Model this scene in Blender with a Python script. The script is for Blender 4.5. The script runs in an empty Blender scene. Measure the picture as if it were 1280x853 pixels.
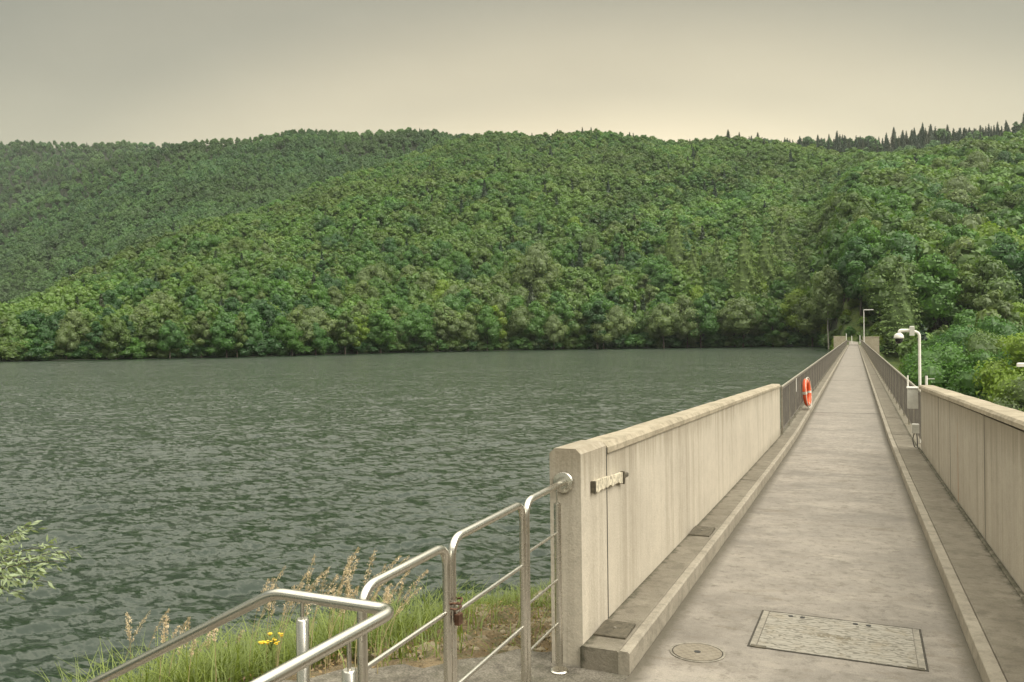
import bpy, math, random
import numpy as np
from mathutils import Vector, Matrix
R = math.radians
random.seed(7); rng = np.random.default_rng(7)
scn = bpy.context.scene
COL = scn.collection
EYE = 2.24
YAW = R(23.2)
FW = (-math.sin(YAW), math.cos(YAW)); RT = (math.cos(YAW), math.sin(YAW))
WATER = -1.36

# ------------------------------------------------------------------ helpers
def tag(o, label=None, cat=None, group=None, kind=None):
    if label: o['label'] = label
    if cat: o['category'] = cat
    if group: o['group'] = group
    if kind: o['kind'] = kind
    return o

def empty(name, loc=(0, 0, 0), rz=0):
    o = bpy.data.objects.new(name, None); COL.objects.link(o)
    o.location = loc; o.rotation_euler.z = rz; o.empty_display_size = .2
    return o

def new_obj(name, me, parent=None):
    o = bpy.data.objects.new(name, me); COL.objects.link(o)
    if parent: o.parent = parent
    return o

class MB:
    """collects shapes of ONE part"""
    def __init__(s): s.v = []; s.f = []; s.sm = []
    def add(s, vs, fs, smooth=False):
        n = len(s.v); s.v += [tuple(p) for p in vs]
        s.f += [tuple(i + n for i in f) for f in fs]; s.sm += [smooth] * len(fs)
    def box(s, x0, x1, y0, y1, z0, z1, c=0.0):
        if c <= 0:
            vs = [(x, y, z) for z in (z0, z1) for y in (y0, y1) for x in (x0, x1)]
            s.add(vs, [(0, 2, 3, 1), (4, 5, 7, 6), (0, 1, 5, 4), (1, 3, 7, 5), (3, 2, 6, 7), (2, 0, 4, 6)])
        else:
            def ring(d, z): return [(x0 + d, y0 + d, z), (x1 - d, y0 + d, z), (x1 - d, y1 - d, z), (x0 + d, y1 - d, z)]
            vs = ring(0, z0) + ring(0, z1 - c) + ring(c, z1)
            fs = [(3, 2, 1, 0), (8, 9, 10, 11)]
            for k in (0, 4):
                for i in range(4):
                    j = (i + 1) % 4; fs.append((k + i, k + j, k + 4 + j, k + 4 + i))
            s.add(vs, fs)
    def tube(s, pts, r, n=12, caps=True):
        pts = [Vector(p) for p in pts]; rs = r if isinstance(r, (list, tuple)) else [r] * len(pts)
        rings = []; prev = None
        for i, p in enumerate(pts):
            if i == 0: t = pts[1] - p
            elif i == len(pts) - 1: t = p - pts[i - 1]
            else: t = (pts[i + 1] - p).normalized() + (p - pts[i - 1]).normalized()
            t.normalize()
            if prev is None:
                a = Vector((0, 0, 1)) if abs(t.z) < .9 else Vector((1, 0, 0))
                u = t.cross(a).normalized()
            else:
                u = (prev - t * prev.dot(t)).normalized()
            prev = u; w = t.cross(u)
            rings.append([p + (u * math.cos(2 * math.pi * k / n) + w * math.sin(2 * math.pi * k / n)) * rs[i] for k in range(n)])
        vs = [v for rg in rings for v in rg]; fs = []
        for i in range(len(pts) - 1):
            for k in range(n):
                k2 = (k + 1) % n; fs.append((i * n + k, i * n + k2, (i + 1) * n + k2, (i + 1) * n + k))
        s.add(vs, fs, True)
        if caps:
            s.add(rings[0], [tuple(range(n))[::-1]]); s.add(rings[-1], [tuple(range(n))])
    def build(s, name, m, parent=None):
        me = bpy.data.meshes.new(name); me.from_pydata(s.v, [], s.f)
        me.polygons.foreach_set('use_smooth', s.sm)
        if m: me.materials.append(m)
        me.update()
        return new_obj(name, me, parent)

def fillet(pts, rad, n=7):
    """polyline with rounded corners"""
    pts = [Vector(p) for p in pts]; out = [pts[0]]
    for i in range(1, len(pts) - 1):
        a, b, c = pts[i - 1], pts[i], pts[i + 1]
        d1 = (a - b); d2 = (c - b); r = min(rad, d1.length * .45, d2.length * .45)
        p1 = b + d1.normalized() * r; p2 = b + d2.normalized() * r
        for k in range(n + 1):
            t = k / n; out.append(p1 * (1 - t) ** 2 + b * 2 * t * (1 - t) + p2 * t * t)
    out.append(pts[-1]); return out

def mesh_np(name, V, F, mat=None, smooth=True, parent=None, tag_attr=None):
    me = bpy.data.meshes.new(name)
    V = np.asarray(V, dtype=np.float32); F = np.asarray(F, dtype=np.int32)
    me.vertices.add(len(V)); me.vertices.foreach_set('co', V.ravel())
    k = F.shape[1]
    me.loops.add(F.size); me.loops.foreach_set('vertex_index', F.ravel())
    me.polygons.add(len(F)); me.polygons.foreach_set('loop_start', np.arange(0, F.size, k, dtype=np.int32))
    me.polygons.foreach_set('use_smooth', np.full(len(F), smooth))
    if tag_attr is not None:
        a = me.attributes.new('tone', 'FLOAT', 'POINT'); a.data.foreach_set('value', tag_attr.astype(np.float32))
    me.update(calc_edges=True)
    if mat: me.materials.append(mat)
    return me if name.startswith('#') else new_obj(name, me, parent)

# ------------------------------------------------------------------ materials
def newmat(name):
    m = bpy.data.materials.new(name); m.use_nodes = True
    nt = m.node_tree; b = nt.nodes['Principled BSDF']
    return m, nt, b
def N(nt, t, **kw):
    n = nt.nodes.new(t)
    for k, v in kw.items(): setattr(n, k, v)
    return n
def setin(n, **kw):
    for k, v in kw.items(): n.inputs[k.replace('_', ' ')].default_value = v
def ramp(nt, fac, stops, interp='LINEAR'):
    r = N(nt, 'ShaderNodeValToRGB'); r.color_ramp.interpolation = interp
    e = r.color_ramp.elements
    while len(e) < len(stops): e.new(.5)
    for i, (p, c) in enumerate(stops):
        e[i].position = p; e[i].color = (c, c, c, 1) if isinstance(c, (int, float)) else (*c, 1)
    nt.links.new(fac, r.inputs[0]); return r.outputs[0]
def noise(nt, vec, scale, detail=5, rough=.6, dist=0, stretch=None):
    if stretch:
        mp = N(nt, 'ShaderNodeMapping'); mp.inputs['Scale'].default_value = stretch
        nt.links.new(vec, mp.inputs[0]); vec = mp.outputs[0]
    n = N(nt, 'ShaderNodeTexNoise'); setin(n, Scale=scale, Detail=detail, Roughness=rough, Distortion=dist)
    nt.links.new(vec, n.inputs['Vector']); return n.outputs['Fac']
def mix(nt, fac, a, b, mode='MIX'):
    n = N(nt, 'ShaderNodeMix', data_type='RGBA', blend_type=mode)
    for sock, v in ((n.inputs[0], fac), (n.inputs[6], a), (n.inputs[7], b)):
        if isinstance(v, bpy.types.NodeSocket): nt.links.new(v, sock)
        elif isinstance(v, (int, float)): sock.default_value = v
        else: sock.default_value = (*v, 1)
    return n.outputs[2]
def mth(nt, op, a, b=None, clamp=False):
    n = N(nt, 'ShaderNodeMath', operation=op); n.use_clamp = clamp
    for i, v in enumerate((a, b)):
        if v is None: continue
        if isinstance(v, bpy.types.NodeSocket): nt.links.new(v, n.inputs[i])
        else: n.inputs[i].default_value = v
    return n.outputs[0]
def bump(nt, b, h, dist, strength=1.0):
    n = N(nt, 'ShaderNodeBump'); setin(n, Strength=strength, Distance=dist)
    nt.links.new(h, n.inputs['Height']); nt.links.new(n.outputs[0], b.inputs['Normal']); return n

def world_pos(nt):
    return N(nt, 'ShaderNodeNewGeometry').outputs['Position']

def concrete(name, base, dark, light, streak=0.0, mott=1.0, foot=False, pit=1.0, ztop=1.5, moss=0.0, rough_scale=1.0):
    m, nt, b = newmat(name); P = world_pos(nt)
    n1 = noise(nt, P, 1.3, 6, .62, .3); n2 = noise(nt, P, 9, 5, .7); n3 = noise(nt, P, 90, 3, .6)
    c = mix(nt, ramp(nt, n1, [(.33, 0), (.66, 1)]), dark, base)
    c = mix(nt, ramp(nt, noise(nt, P, 2.7, 6, .7, .6), [(.52, 0), (.7, .75 * mott)]), c, light)
    c = mix(nt, ramp(nt, n2, [(.38, .5 * mott), (.52, 0)]), c, tuple(x * .55 for x in dark))
    c = mix(nt, .28 * pit, c, ramp(nt, n3, [(.3, .35), (.7, 1.0)]), 'MULTIPLY')
    if moss:
        mf = ramp(nt, noise(nt, P, 5, 6, .75, .4), [(.5, 0), (.64, moss)])
        c = mix(nt, mf, c, (.07, .072, .04))
    if streak:
        sx = N(nt, 'ShaderNodeSeparateXYZ'); nt.links.new(P, sx.inputs[0])
        s1 = ramp(nt, noise(nt, P, 1.0, 5, .7, 0, (5, 5, .12)), [(.48, 0), (.74, 1)])
        s2 = ramp(nt, noise(nt, P, 1.0, 4, .7, 0, (17, 17, .35)), [(.56, 0), (.74, .8)])
        hgt = ramp(nt, mth(nt, 'MULTIPLY_ADD', sx.outputs[2], .7), [(.25, .18), (.95, 1)])
        ss = mth(nt, 'MULTIPLY', mth(nt, 'MULTIPLY', mth(nt, 'ADD', s1, s2), hgt), streak, True)
        c = mix(nt, ss, c, (.13, .105, .065))
        base_dirt = ramp(nt, mth(nt, 'ADD', sx.outputs[2], mth(nt, 'MULTIPLY', n2, .3)), [(.30, .4), (.52, 0)])
        c = mix(nt, base_dirt, c, (.14, .12, .08))
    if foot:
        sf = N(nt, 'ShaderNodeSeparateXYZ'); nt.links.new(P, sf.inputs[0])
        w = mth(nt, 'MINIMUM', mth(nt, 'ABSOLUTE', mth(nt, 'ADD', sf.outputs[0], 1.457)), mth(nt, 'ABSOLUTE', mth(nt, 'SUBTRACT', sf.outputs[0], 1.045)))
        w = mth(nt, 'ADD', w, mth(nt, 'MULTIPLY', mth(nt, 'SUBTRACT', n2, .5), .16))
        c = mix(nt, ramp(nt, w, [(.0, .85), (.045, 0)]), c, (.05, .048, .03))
    if streak:
        ty = mth(nt, 'ADD', sx.outputs[2], mth(nt, 'MULTIPLY', mth(nt, 'SUBTRACT', sx.outputs[1], 4.4), .028))
        ty = mth(nt, 'ADD', ty, mth(nt, 'MULTIPLY', mth(nt, 'SUBTRACT', noise(nt, P, 1.0, 6, .8, 0, (12, 12, .6)), .5), .9))
        c = mix(nt, ramp(nt, ty, [(1.36 / 2, 0), (1.58 / 2, .55)]) if False else ramp(nt, mth(nt, 'MULTIPLY', ty, .5), [(.66, 0), (.80, .6)]), c, (.17, .14, .09))
    nt.links.new(c, b.inputs['Base Color']); b.inputs['Roughness'].default_value = .9
    b.inputs['Specular IOR Level'].default_value = .25
    h = mth(nt, 'ADD', mth(nt, 'MULTIPLY', n3, .5), mth(nt, 'MULTIPLY', noise(nt, P, 28, 5, .7), 1.0))
    bump(nt, b, h, .004 * rough_scale, .8)
    return m

M_wallL = concrete('cream_parapet_concrete', (.56, .505, .41), (.48, .432, .35), (.60, .545, .45), streak=.42, mott=.25)
M_wallR = concrete('grey_parapet_concrete', (.42, .38, .31), (.35, .315, .255), (.47, .43, .35), streak=.5, mott=.3)
M_cope = concrete('weathered_coping', (.43, .375, .28), (.32, .275, .20), (.52, .455, .345), moss=.3, rough_scale=1.6)
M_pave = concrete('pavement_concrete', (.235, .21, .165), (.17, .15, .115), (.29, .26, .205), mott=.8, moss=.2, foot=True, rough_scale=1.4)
M_kerb = concrete('kerb_edge', (.36, .325, .26), (.27, .24, .19), (.42, .38, .31), mott=.8, moss=.12)
M_apron = concrete('rough_aggregate', (.26, .235, .19), (.15, .135, .105), (.36, .33, .27), pit=3.2, moss=.3, rough_scale=3)
M_body = concrete('dam_concrete', (.24, .22, .18), (.15, .14, .11), (.3, .27, .2), streak=.6)

# deck concrete: wide smooth stains lying across the road, fine cracks
def deck_mat():
    m, nt, b = newmat('deck_concrete'); P = world_pos(nt)
    a = noise(nt, P, 1.0, 7, .62, .35, (.9, 1.5, 1)); bb = noise(nt, P, 1.0, 6, .65, .5, (2.3, 5.5, 1))
    fine = noise(nt, P, 130, 3, .6); mid = noise(nt, P, 14, 6, .7)
    c = mix(nt, ramp(nt, a, [(.34, 0), (.64, 1)]), (.205, .185, .158), (.315, .285, .243))
    c = mix(nt, ramp(nt, bb, [(.55, 0), (.74, .8)]), c, (.39, .35, .29))
    c = mix(nt, ramp(nt, bb, [(.28, .75), (.44, 0)]), c, (.17, .14, .10))
    c = mix(nt, ramp(nt, mid, [(.34, .6), (.48, 0)]), c, (.12, .105, .08))
    sp = noise(nt, P, 1.0, 7, .72, .4, (5, 5, 1)); c = mix(nt, ramp(nt, sp, [(.34, .42), (.5, 0)]), c, (.15, .133, .105)); c = mix(nt, ramp(nt, sp, [(.56, 0), (.68, .5)]), c, (.36, .33, .27))
    c = mix(nt, .45, c, ramp(nt, fine, [(.3, .4), (.7, 1.0)]), 'MULTIPLY')
    mp = N(nt, 'ShaderNodeMapping'); mp.inputs['Scale'].default_value = (.35, .8, 1); nt.links.new(P, mp.inputs[0])
    wn = N(nt, 'ShaderNodeTexNoise'); setin(wn, Scale=3.0, Detail=6.0); nt.links.new(P, wn.inputs['Vector'])
    vm = N(nt, 'ShaderNodeVectorMath', operation='MULTIPLY_ADD'); nt.links.new(wn.outputs['Color'], vm.inputs[0])
    vm.inputs[1].default_value = (.35, .35, 0); nt.links.new(mp.outputs[0], vm.inputs[2])
    v = N(nt, 'ShaderNodeTexVoronoi', feature='DISTANCE_TO_EDGE'); v.inputs['Scale'].default_value = .55
    nt.links.new(vm.outputs[0], v.inputs['Vector'])
    cr = ramp(nt, v.outputs['Distance'], [(0.0, .8), (.006, 0)])
    cr = mth(nt, 'MULTIPLY', cr, ramp(nt, noise(nt, P, .5, 3), [(.60, 0), (.68, .6)]))
    c = mix(nt, cr, c, (.06, .05, .04))
    sx = N(nt, 'ShaderNodeSeparateXYZ'); nt.links.new(P, sx.inputs[0])
    # damp dirt gathered along both gutters
    w = mth(nt, 'ABSOLUTE', mth(nt, 'ADD', sx.outputs[0], .27))
    w = mth(nt, 'ADD', w, mth(nt, 'MULTIPLY', mid, .16))
    c = mix(nt, ramp(nt, w, [(.86, 0), (.95, .8)]), c, (.08, .07, .048))
    nt.links.new(c, b.inputs['Base Color'])
    nt.links.new(ramp(nt, a, [(.3, .62), (.6, .88)]), b.inputs['Roughness'])
    b.inputs['Specular IOR Level'].default_value = .35
    h = mth(nt, 'ADD', mth(nt, 'MULTIPLY', fine, .35), mth(nt, 'MULTIPLY', mid, .8))
    h = mth(nt, 'SUBTRACT', h, mth(nt, 'MULTIPLY', cr, 1.5))
    bump(nt, b, h, .004, .8)
    return m
M_deck = deck_mat()

def plain(name, col, rough=.6, metal=0., var=.15, sc=20, bmp=.0008):
    m, nt, b = newmat(name); P = N(nt, 'ShaderNodeTexCoord').outputs['Object']
    n = noise(nt, P, sc, 5, .65)
    c = mix(nt, ramp(nt, n, [(.35, 0), (.65, 1)]), tuple(x * (1 - var) for x in col), tuple(min(1, x * (1 + var)) for x in col))
    nt.links.new(c, b.inputs['Base Color']); setin(b, Roughness=rough, Metallic=metal)
    nt.links.new(ramp(nt, noise(nt, P, sc * 2.3, 4), [(.3, max(.02, rough * .8)), (.7, min(1, rough * 1.25))]), b.inputs['Roughness'])
    if bmp: bump(nt, b, n, bmp, .6)
    return m
def steel_mat():
    m, nt, b = newmat('brushed_stainless'); P = N(nt, 'ShaderNodeTexCoord').outputs['Object']
    n = noise(nt, P, 14, 5, .7); f = noise(nt, P, 160, 3, .6)
    c = mix(nt, ramp(nt, n, [(.4, 0), (.7, 1)]), (.68, .66, .60), (.60, .57, .51))
    sp = ramp(nt, noise(nt, P, 45, 5, .75), [(.66, 0), (.76, .4)])
    c = mix(nt, sp, c, (.26, .21, .15))
    nt.links.new(c, b.inputs['Base Color']); b.inputs['Metallic'].default_value = 1
    r = mth(nt, 'ADD', ramp(nt, n, [(.3, .20), (.7, .34)]), mth(nt, 'MULTIPLY', sp, .4))
    nt.links.new(r, b.inputs['Roughness']); bump(nt, b, f, .0002, .08)
    return m
M_steel = steel_mat()
M_galv = plain('galvanised_rail', (.36, .33, .27), .5, .6, .2, 8)
M_bars = plain('brown_grey_bars', (.15, .135, .115), .6, .2, .25, 3)
M_white = plain('white_paint', (.72, .70, .64), .45, 0, .06, 12)
M_greyp = plain('grey_paint', (.50, .49, .44), .5, 0, .1, 12)
M_dark = plain('dark_rubber', (.02, .02, .02), .5)
M_glass = plain('smoked_dome', (.012, .012, .014), .08, 0, .05, 5, 0)
M_iron = plain('cast_iron', (.105, .092, .066), .65, .35, .35, 25, .002)
M_joint = plain('joint_dirt', (.045, .04, .03), .95, 0, .3, 30)
M_moulding = plain('flaking_strip', (.50, .45, .34), .9, 0, .45, 30, .004)
M_orange = plain('orange_plastic', (.72, .10, .025), .45, 0, .12, 8)
M_rope = plain('white_rope', (.6, .56, .48), .85)
M_lock = plain('rusty_brass', (.13, .07, .045), .5, .7, .4, 40)
M_rust = plain('rust_run', (.30, .14, .06), .9, 0, .3, 20)
M_bark = plain('bark', (.055, .045, .032), .95, 0, .4, 6, .02)
M_birch = plain('birch_bark', (.34, .32, .27), .8, 0, .25, 4, .01)
M_stone = plain('shore_stone', (.24, .20, .13), .9, 0, .4, 7, .01)
M_cable = plain('black_cable', (.03, .028, .025), .6)

def leaf_mat(name, cols, patch=None, transl=.33):
    """cols: colours picked per tree; patch: second tone by stands of trees, with painted shade of slope folds"""
    m, nt, b = newmat(name); nt.nodes.remove(b)
    oi = N(nt, 'ShaderNodeObjectInfo'); P = world_pos(nt)
    k = len(cols)
    c = ramp(nt, oi.outputs['Random'], [((i + .5) / k, q) for i, q in enumerate(cols)])
    at = N(nt, 'ShaderNodeAttribute', attribute_name='tone')
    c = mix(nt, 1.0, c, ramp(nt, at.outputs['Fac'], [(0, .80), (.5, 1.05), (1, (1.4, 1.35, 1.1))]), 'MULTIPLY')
    if patch:
        c = mix(nt, ramp(nt, noise(nt, P, .013, 3, .5), [(.42, 0), (.6, .65)]), c, patch)
    if patch: c = mix(nt, 1.0, c, ramp(nt, noise(nt, P, .022, 4, .6), [(.34, .68), (.66, 1.35)]), 'MULTIPLY')  # broad brightness patches: stand variety plus painted light and shade of slope folds
    d = N(nt, 'ShaderNodeBsdfDiffuse'); t = N(nt, 'ShaderNodeBsdfTranslucent'); g = N(nt, 'ShaderNodeBsdfGlossy')
    g.inputs['Roughness'].default_value = .5
    nt.links.new(c, d.inputs['Color']); nt.links.new(mix(nt, 1.0, c, (1.2, 1.25, .6), 'MULTIPLY'), t.inputs['Color'])
    ms = N(nt, 'ShaderNodeMixShader'); ms.inputs[0].default_value = transl
    nt.links.new(d.outputs[0], ms.inputs[1]); nt.links.new(t.outputs[0], ms.inputs[2])
    m2 = N(nt, 'ShaderNodeMixShader'); m2.inputs[0].default_value = .04
    nt.links.new(ms.outputs[0], m2.inputs[1]); nt.links.new(g.outputs[0], m2.inputs[2])
    nt.links.new(m2.outputs[0], nt.nodes['Material Output'].inputs['Surface'])
    return m
LEAFTONES = {
    'deep green': leaf_mat('leaves_deep', [(.036, .100, .026), (.042, .114, .032)]),
    'mid green': leaf_mat('leaves_mid', [(.072, .168, .030), (.082, .182, .034), (.062, .152, .036)]),
    'bright yellow-green': leaf_mat('leaves_bright', [(.175, .260, .028), (.155, .245, .032)]),
    'pale grey-green': leaf_mat('leaves_pale', [(.140, .195, .072), (.125, .180, .062)]),
    'olive': leaf_mat('leaves_olive', [(.105, .165, .036), (.092, .155, .040)]),
}
M_leafmass = leaf_mat('leaves_hillside', [(.048, .125, .026), (.085, .170, .032), (.062, .148, .032), (.105, .185, .038), (.108, .165, .038), (.068, .165, .030)], (.118, .185, .038))
M_leafback = leaf_mat('leaves_back_ridge', [(.050, .125, .040), (.068, .148, .044), (.078, .158, .042), (.056, .130, .046)], (.084, .152, .040))  # darker, bluer leaf colours paint in the shade and haze of the back ridges
M_needle = leaf_mat('needles_dark', [(.022, .050, .024), (.030, .058, .028), (.045, .060, .026)], None, .1)
M_needlepale = leaf_mat('needles_pale', [(.14, .21, .055), (.125, .195, .06)], None, .15)
M_deadwood = plain('dead_twigs', (.34, .30, .22), .9)
M_grass = leaf_mat('grass_blades', [(.17, .22, .05), (.17, .22, .05)], None, .35)
M_stalk = plain('straw', (.40, .33, .17), .8, 0, .3, 9, 0)
M_seed = plain('seed_head', (.58, .46, .29), .9, 0, .3, 14, 0)
M_yellow = plain('yellow_petals', (.75, .52, .03), .7, 0, .15, 30, 0)
M_willow = leaf_mat('willow_leaves', [(.36, .44, .24), (.40, .48, .28)], None, .3)
M_dryleaf = leaf_mat('dry_leaves', [(.27, .19, .10), (.20, .15, .075)], None, .2)

def hills_mat():
    m, nt, b = newmat('forest_floor'); P = world_pos(nt)
    c = mix(nt, ramp(nt, noise(nt, P, .15, 5), [(.35, 0), (.65, 1)]), (.012, .020, .008), (.022, .034, .010))
    sx = N(nt, 'ShaderNodeSeparateXYZ'); nt.links.new(P, sx.inputs[0])
    dx = mth(nt, 'ABSOLUTE', mth(nt, 'ADD', sx.outputs[0], -.5)); dy = mth(nt, 'ABSOLUTE', mth(nt, 'SUBTRACT', sx.outputs[1], 205.))
    q = mth(nt, 'MAXIMUM', mth(nt, 'DIVIDE', dx, 14.), mth(nt, 'DIVIDE', dy, 36.))
    c = mix(nt, ramp(nt, q, [(.7, 1), (1, 0)]), c, mix(nt, ramp(nt, noise(nt, P, .5, 5), [(.4, 0), (.6, 1)]), (.085, .115, .022), (.05, .08, .018)))
    nt.links.new(c, b.inputs['Base Color']); b.inputs['Roughness'].default_value = 1
    bump(nt, b, noise(nt, P, 1.5, 6), .6)
    return m
def bank_mat():
    m, nt, b = newmat('bank_soil'); P = world_pos(nt)
    c = mix(nt, ramp(nt, noise(nt, P, 2.2, 6), [(.35, 0), (.62, 1)]), (.12, .08, .035), (.24, .18, .10))
    c = mix(nt, ramp(nt, noise(nt, P, 14, 6, .75), [(.48, 0), (.66, .7)]), c, (.33, .27, .17))
    c = mix(nt, ramp(nt, noise(nt, P, 7, 6, .75), [(.50, 0), (.6, .75)]), c, (.06, .08, .02))
    c = mix(nt, ramp(nt, noise(nt, P, 40, 3), [(.35, .6), (.5, 0)]), c, (.05, .04, .02))
    nt.links.new(c, b.inputs['Base Color']); b.inputs['Roughness'].default_value = 1
    bump(nt, b, mth(nt, 'ADD', noise(nt, P, 9, 6, .7), mth(nt, 'MULTIPLY', noise(nt, P, 40, 4), .5)), .05)
    return m
def water_mat():
    m, nt, b = newmat('lake_water'); P = world_pos(nt)
    setin(b, Roughness=.20, IOR=1.333); b.inputs['Base Color'].default_value = (.015, .028, .016, 1)
    b.inputs['Specular IOR Level'].default_value = .85
    rot = N(nt, 'ShaderNodeMapping'); rot.inputs['Rotation'].default_value = (0, 0, R(-58)); rot.inputs['Scale'].default_value = (.6, 1.3, 1)
    nt.links.new(P, rot.inputs[0]); V = rot.outputs[0]
    tot = None
    for sc_, amp, det in ((.35, .42, 2.0), (2.4, 1.0, 2.0), (6.0, 1.9, 3.0), (15.0, 1.1, 2.0)):
        n = N(nt, 'ShaderNodeTexNoise'); setin(n, Scale=sc_, Detail=det, Roughness=.55, Distortion=.25); nt.links.new(V, n.inputs['Vector'])
        vm = N(nt, 'ShaderNodeVectorMath', operation='MULTIPLY_ADD'); nt.links.new(n.outputs['Color'], vm.inputs[0])
        vm.inputs[1].default_value = (amp * .75, amp, 0); vm.inputs[2].default_value = (-.5 * amp * .75, -.5 * amp, 0)
        if tot is None: tot = vm.outputs[0]
        else:
            ad = N(nt, 'ShaderNodeVectorMath', operation='ADD'); nt.links.new(tot, ad.inputs[0]); nt.links.new(vm.outputs[0], ad.inputs[1]); tot = ad.outputs[0]
    gust = ramp(nt, noise(nt, P, .045, 3, .5), [(.3, .8), (.7, 1.15)])
    scl = N(nt, 'ShaderNodeVectorMath', operation='SCALE'); nt.links.new(tot, scl.inputs[0]); nt.links.new(gust, scl.inputs['Scale'])
    lo = N(nt, 'ShaderNodeVectorMath', operation='MAXIMUM'); nt.links.new(scl.outputs[0], lo.inputs[0]); lo.inputs[1].default_value = (-.27, -.27, 0)
    hi = N(nt, 'ShaderNodeVectorMath', operation='MINIMUM'); nt.links.new(lo.outputs[0], hi.inputs[0]); hi.inputs[1].default_value = (.27, .27, 0); scl = hi
    # slopes are in the rotated wave frame: turn them back, then tilt the surface normal by them
    rb = N(nt, 'ShaderNodeVectorRotate', rotation_type='Z_AXIS'); nt.links.new(scl.outputs[0], rb.inputs[0]); rb.inputs['Angle'].default_value = R(58)
    ge = N(nt, 'ShaderNodeNewGeometry'); ad = N(nt, 'ShaderNodeVectorMath', operation='ADD'); nt.links.new(ge.outputs['Normal'], ad.inputs[0]); nt.links.new(rb.outputs[0], ad.inputs[1])
    nm = N(nt, 'ShaderNodeVectorMath', operation='NORMALIZE'); nt.links.new(ad.outputs[0], nm.inputs[0]); nt.links.new(nm.outputs[0], b.inputs['Normal'])
    return m
M_hills, M_bank, M_water = hills_mat(), bank_mat(), water_mat()

# ------------------------------------------------------------------ camera, world, sun
cam = bpy.data.cameras.new('camera'); cam.sensor_width = 36; cam.lens = 36 * 1000 / 1280; cam.clip_end = 6000; cam.clip_start = .05
co = bpy.data.objects.new('camera', cam); COL.objects.link(co)
co.matrix_world = Matrix.Translation((0, 0, EYE)) @ Matrix.Rotation(YAW, 4, 'Z') @ Matrix.Rotation(R(90 - .19), 4, 'X') @ Matrix.Rotation(R(-.7), 4, 'Z')
scn.camera = co

w = bpy.data.worlds.new('World'); scn.world = w; w.use_nodes = True
nt = w.node_tree; bg = nt.nodes['Background']; bg.inputs['Strength'].default_value = .1
sky = N(nt, 'ShaderNodeTexSky', sky_type='NISHITA'); sky.sun_disc = False
SUN_EL, SUN_AZ = 44, 104          # azimuth measured from +Y towards +X
sky.sun_elevation = R(SUN_EL); sky.sun_rotation = R(SUN_AZ); sky.air_density = 1.2; sky.dust_density = 4
tc = N(nt, 'ShaderNodeTexCoord'); D = tc.outputs['Generated']
sx = N(nt, 'ShaderNodeSeparateXYZ'); nt.links.new(D, sx.inputs[0]); el = sx.outputs[2]
cloud = ramp(nt, el, [(0.0, (2.6, 2.5, 1.8)), (.12, (2.35, 2.28, 1.66)), (.20, (1.6, 1.6, 1.22)), (.29, (1.02, 1.08, .89)), (.40, (.70, .78, .69)), (.47, (4.5, 4.5, 3.9)), (.56, (9.8, 9.3, 7.6)), (1, (10.6, 10.2, 9.2))])  # unseen sky above the view is brightened to light the scene and water
gd = Vector((FW[0] * 1 + RT[0] * .10, FW[1] * 1 + RT[1] * .10, .30)).normalized()
vsc = N(nt, 'ShaderNodeVectorMath', operation='MULTIPLY'); nt.links.new(D, vsc.inputs[0]); vsc.inputs[1].default_value = (1, 1, 2.9)
vn = N(nt, 'ShaderNodeVectorMath', operation='NORMALIZE'); nt.links.new(vsc.outputs[0], vn.inputs[0])
dp = N(nt, 'ShaderNodeVectorMath', operation='DOT_PRODUCT'); nt.links.new(vn.outputs[0], dp.inputs[0]); dp.inputs[1].default_value = gd
glow = ramp(nt, dp.outputs['Value'], [(.62, 0), (.80, .2), (.90, .46), (.965, .82), (1, 1)], 'EASE')
cloud = mix(nt, glow, cloud, (5.1, 4.3, 2.9))
nz = N(nt, 'ShaderNodeTexNoise'); setin(nz, Scale=2.2, Detail=4.0); mpn = N(nt, 'ShaderNodeMapping'); mpn.inputs['Scale'].default_value = (1, 1, 3)
nt.links.new(D, mpn.inputs[0]); nt.links.new(mpn.outputs[0], nz.inputs['Vector'])
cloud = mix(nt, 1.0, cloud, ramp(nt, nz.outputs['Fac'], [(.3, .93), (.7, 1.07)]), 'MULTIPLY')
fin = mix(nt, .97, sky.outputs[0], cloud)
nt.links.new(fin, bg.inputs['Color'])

sl = bpy.data.lights.new('sun', 'SUN'); sl.energy = 1.5; sl.angle = R(42); sl.color = (1, .95, .85)
so = bpy.data.objects.new('sun', sl); COL.objects.link(so)
sd = Vector((math.sin(R(SUN_AZ)) * math.cos(R(SUN_EL)), math.cos(R(SUN_AZ)) * math.cos(R(SUN_EL)), math.sin(R(SUN_EL))))
so.rotation_euler = sd.to_track_quat('Z', 'Y').to_euler()
vs = scn.view_settings; vs.view_transform = 'Standard'; vs.look = 'None'; vs.exposure = 1.27; vs.gamma = 1
scn.cycles.max_bounces = 6; scn.cycles.diffuse_bounces = 3; scn.cycles.glossy_bounces = 3; scn.cycles.transmission_bounces = 2
scn.cycles.sample_clamp_direct = 8; scn.cycles.caustics_reflective = False; scn.cycles.caustics_refractive = False

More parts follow.
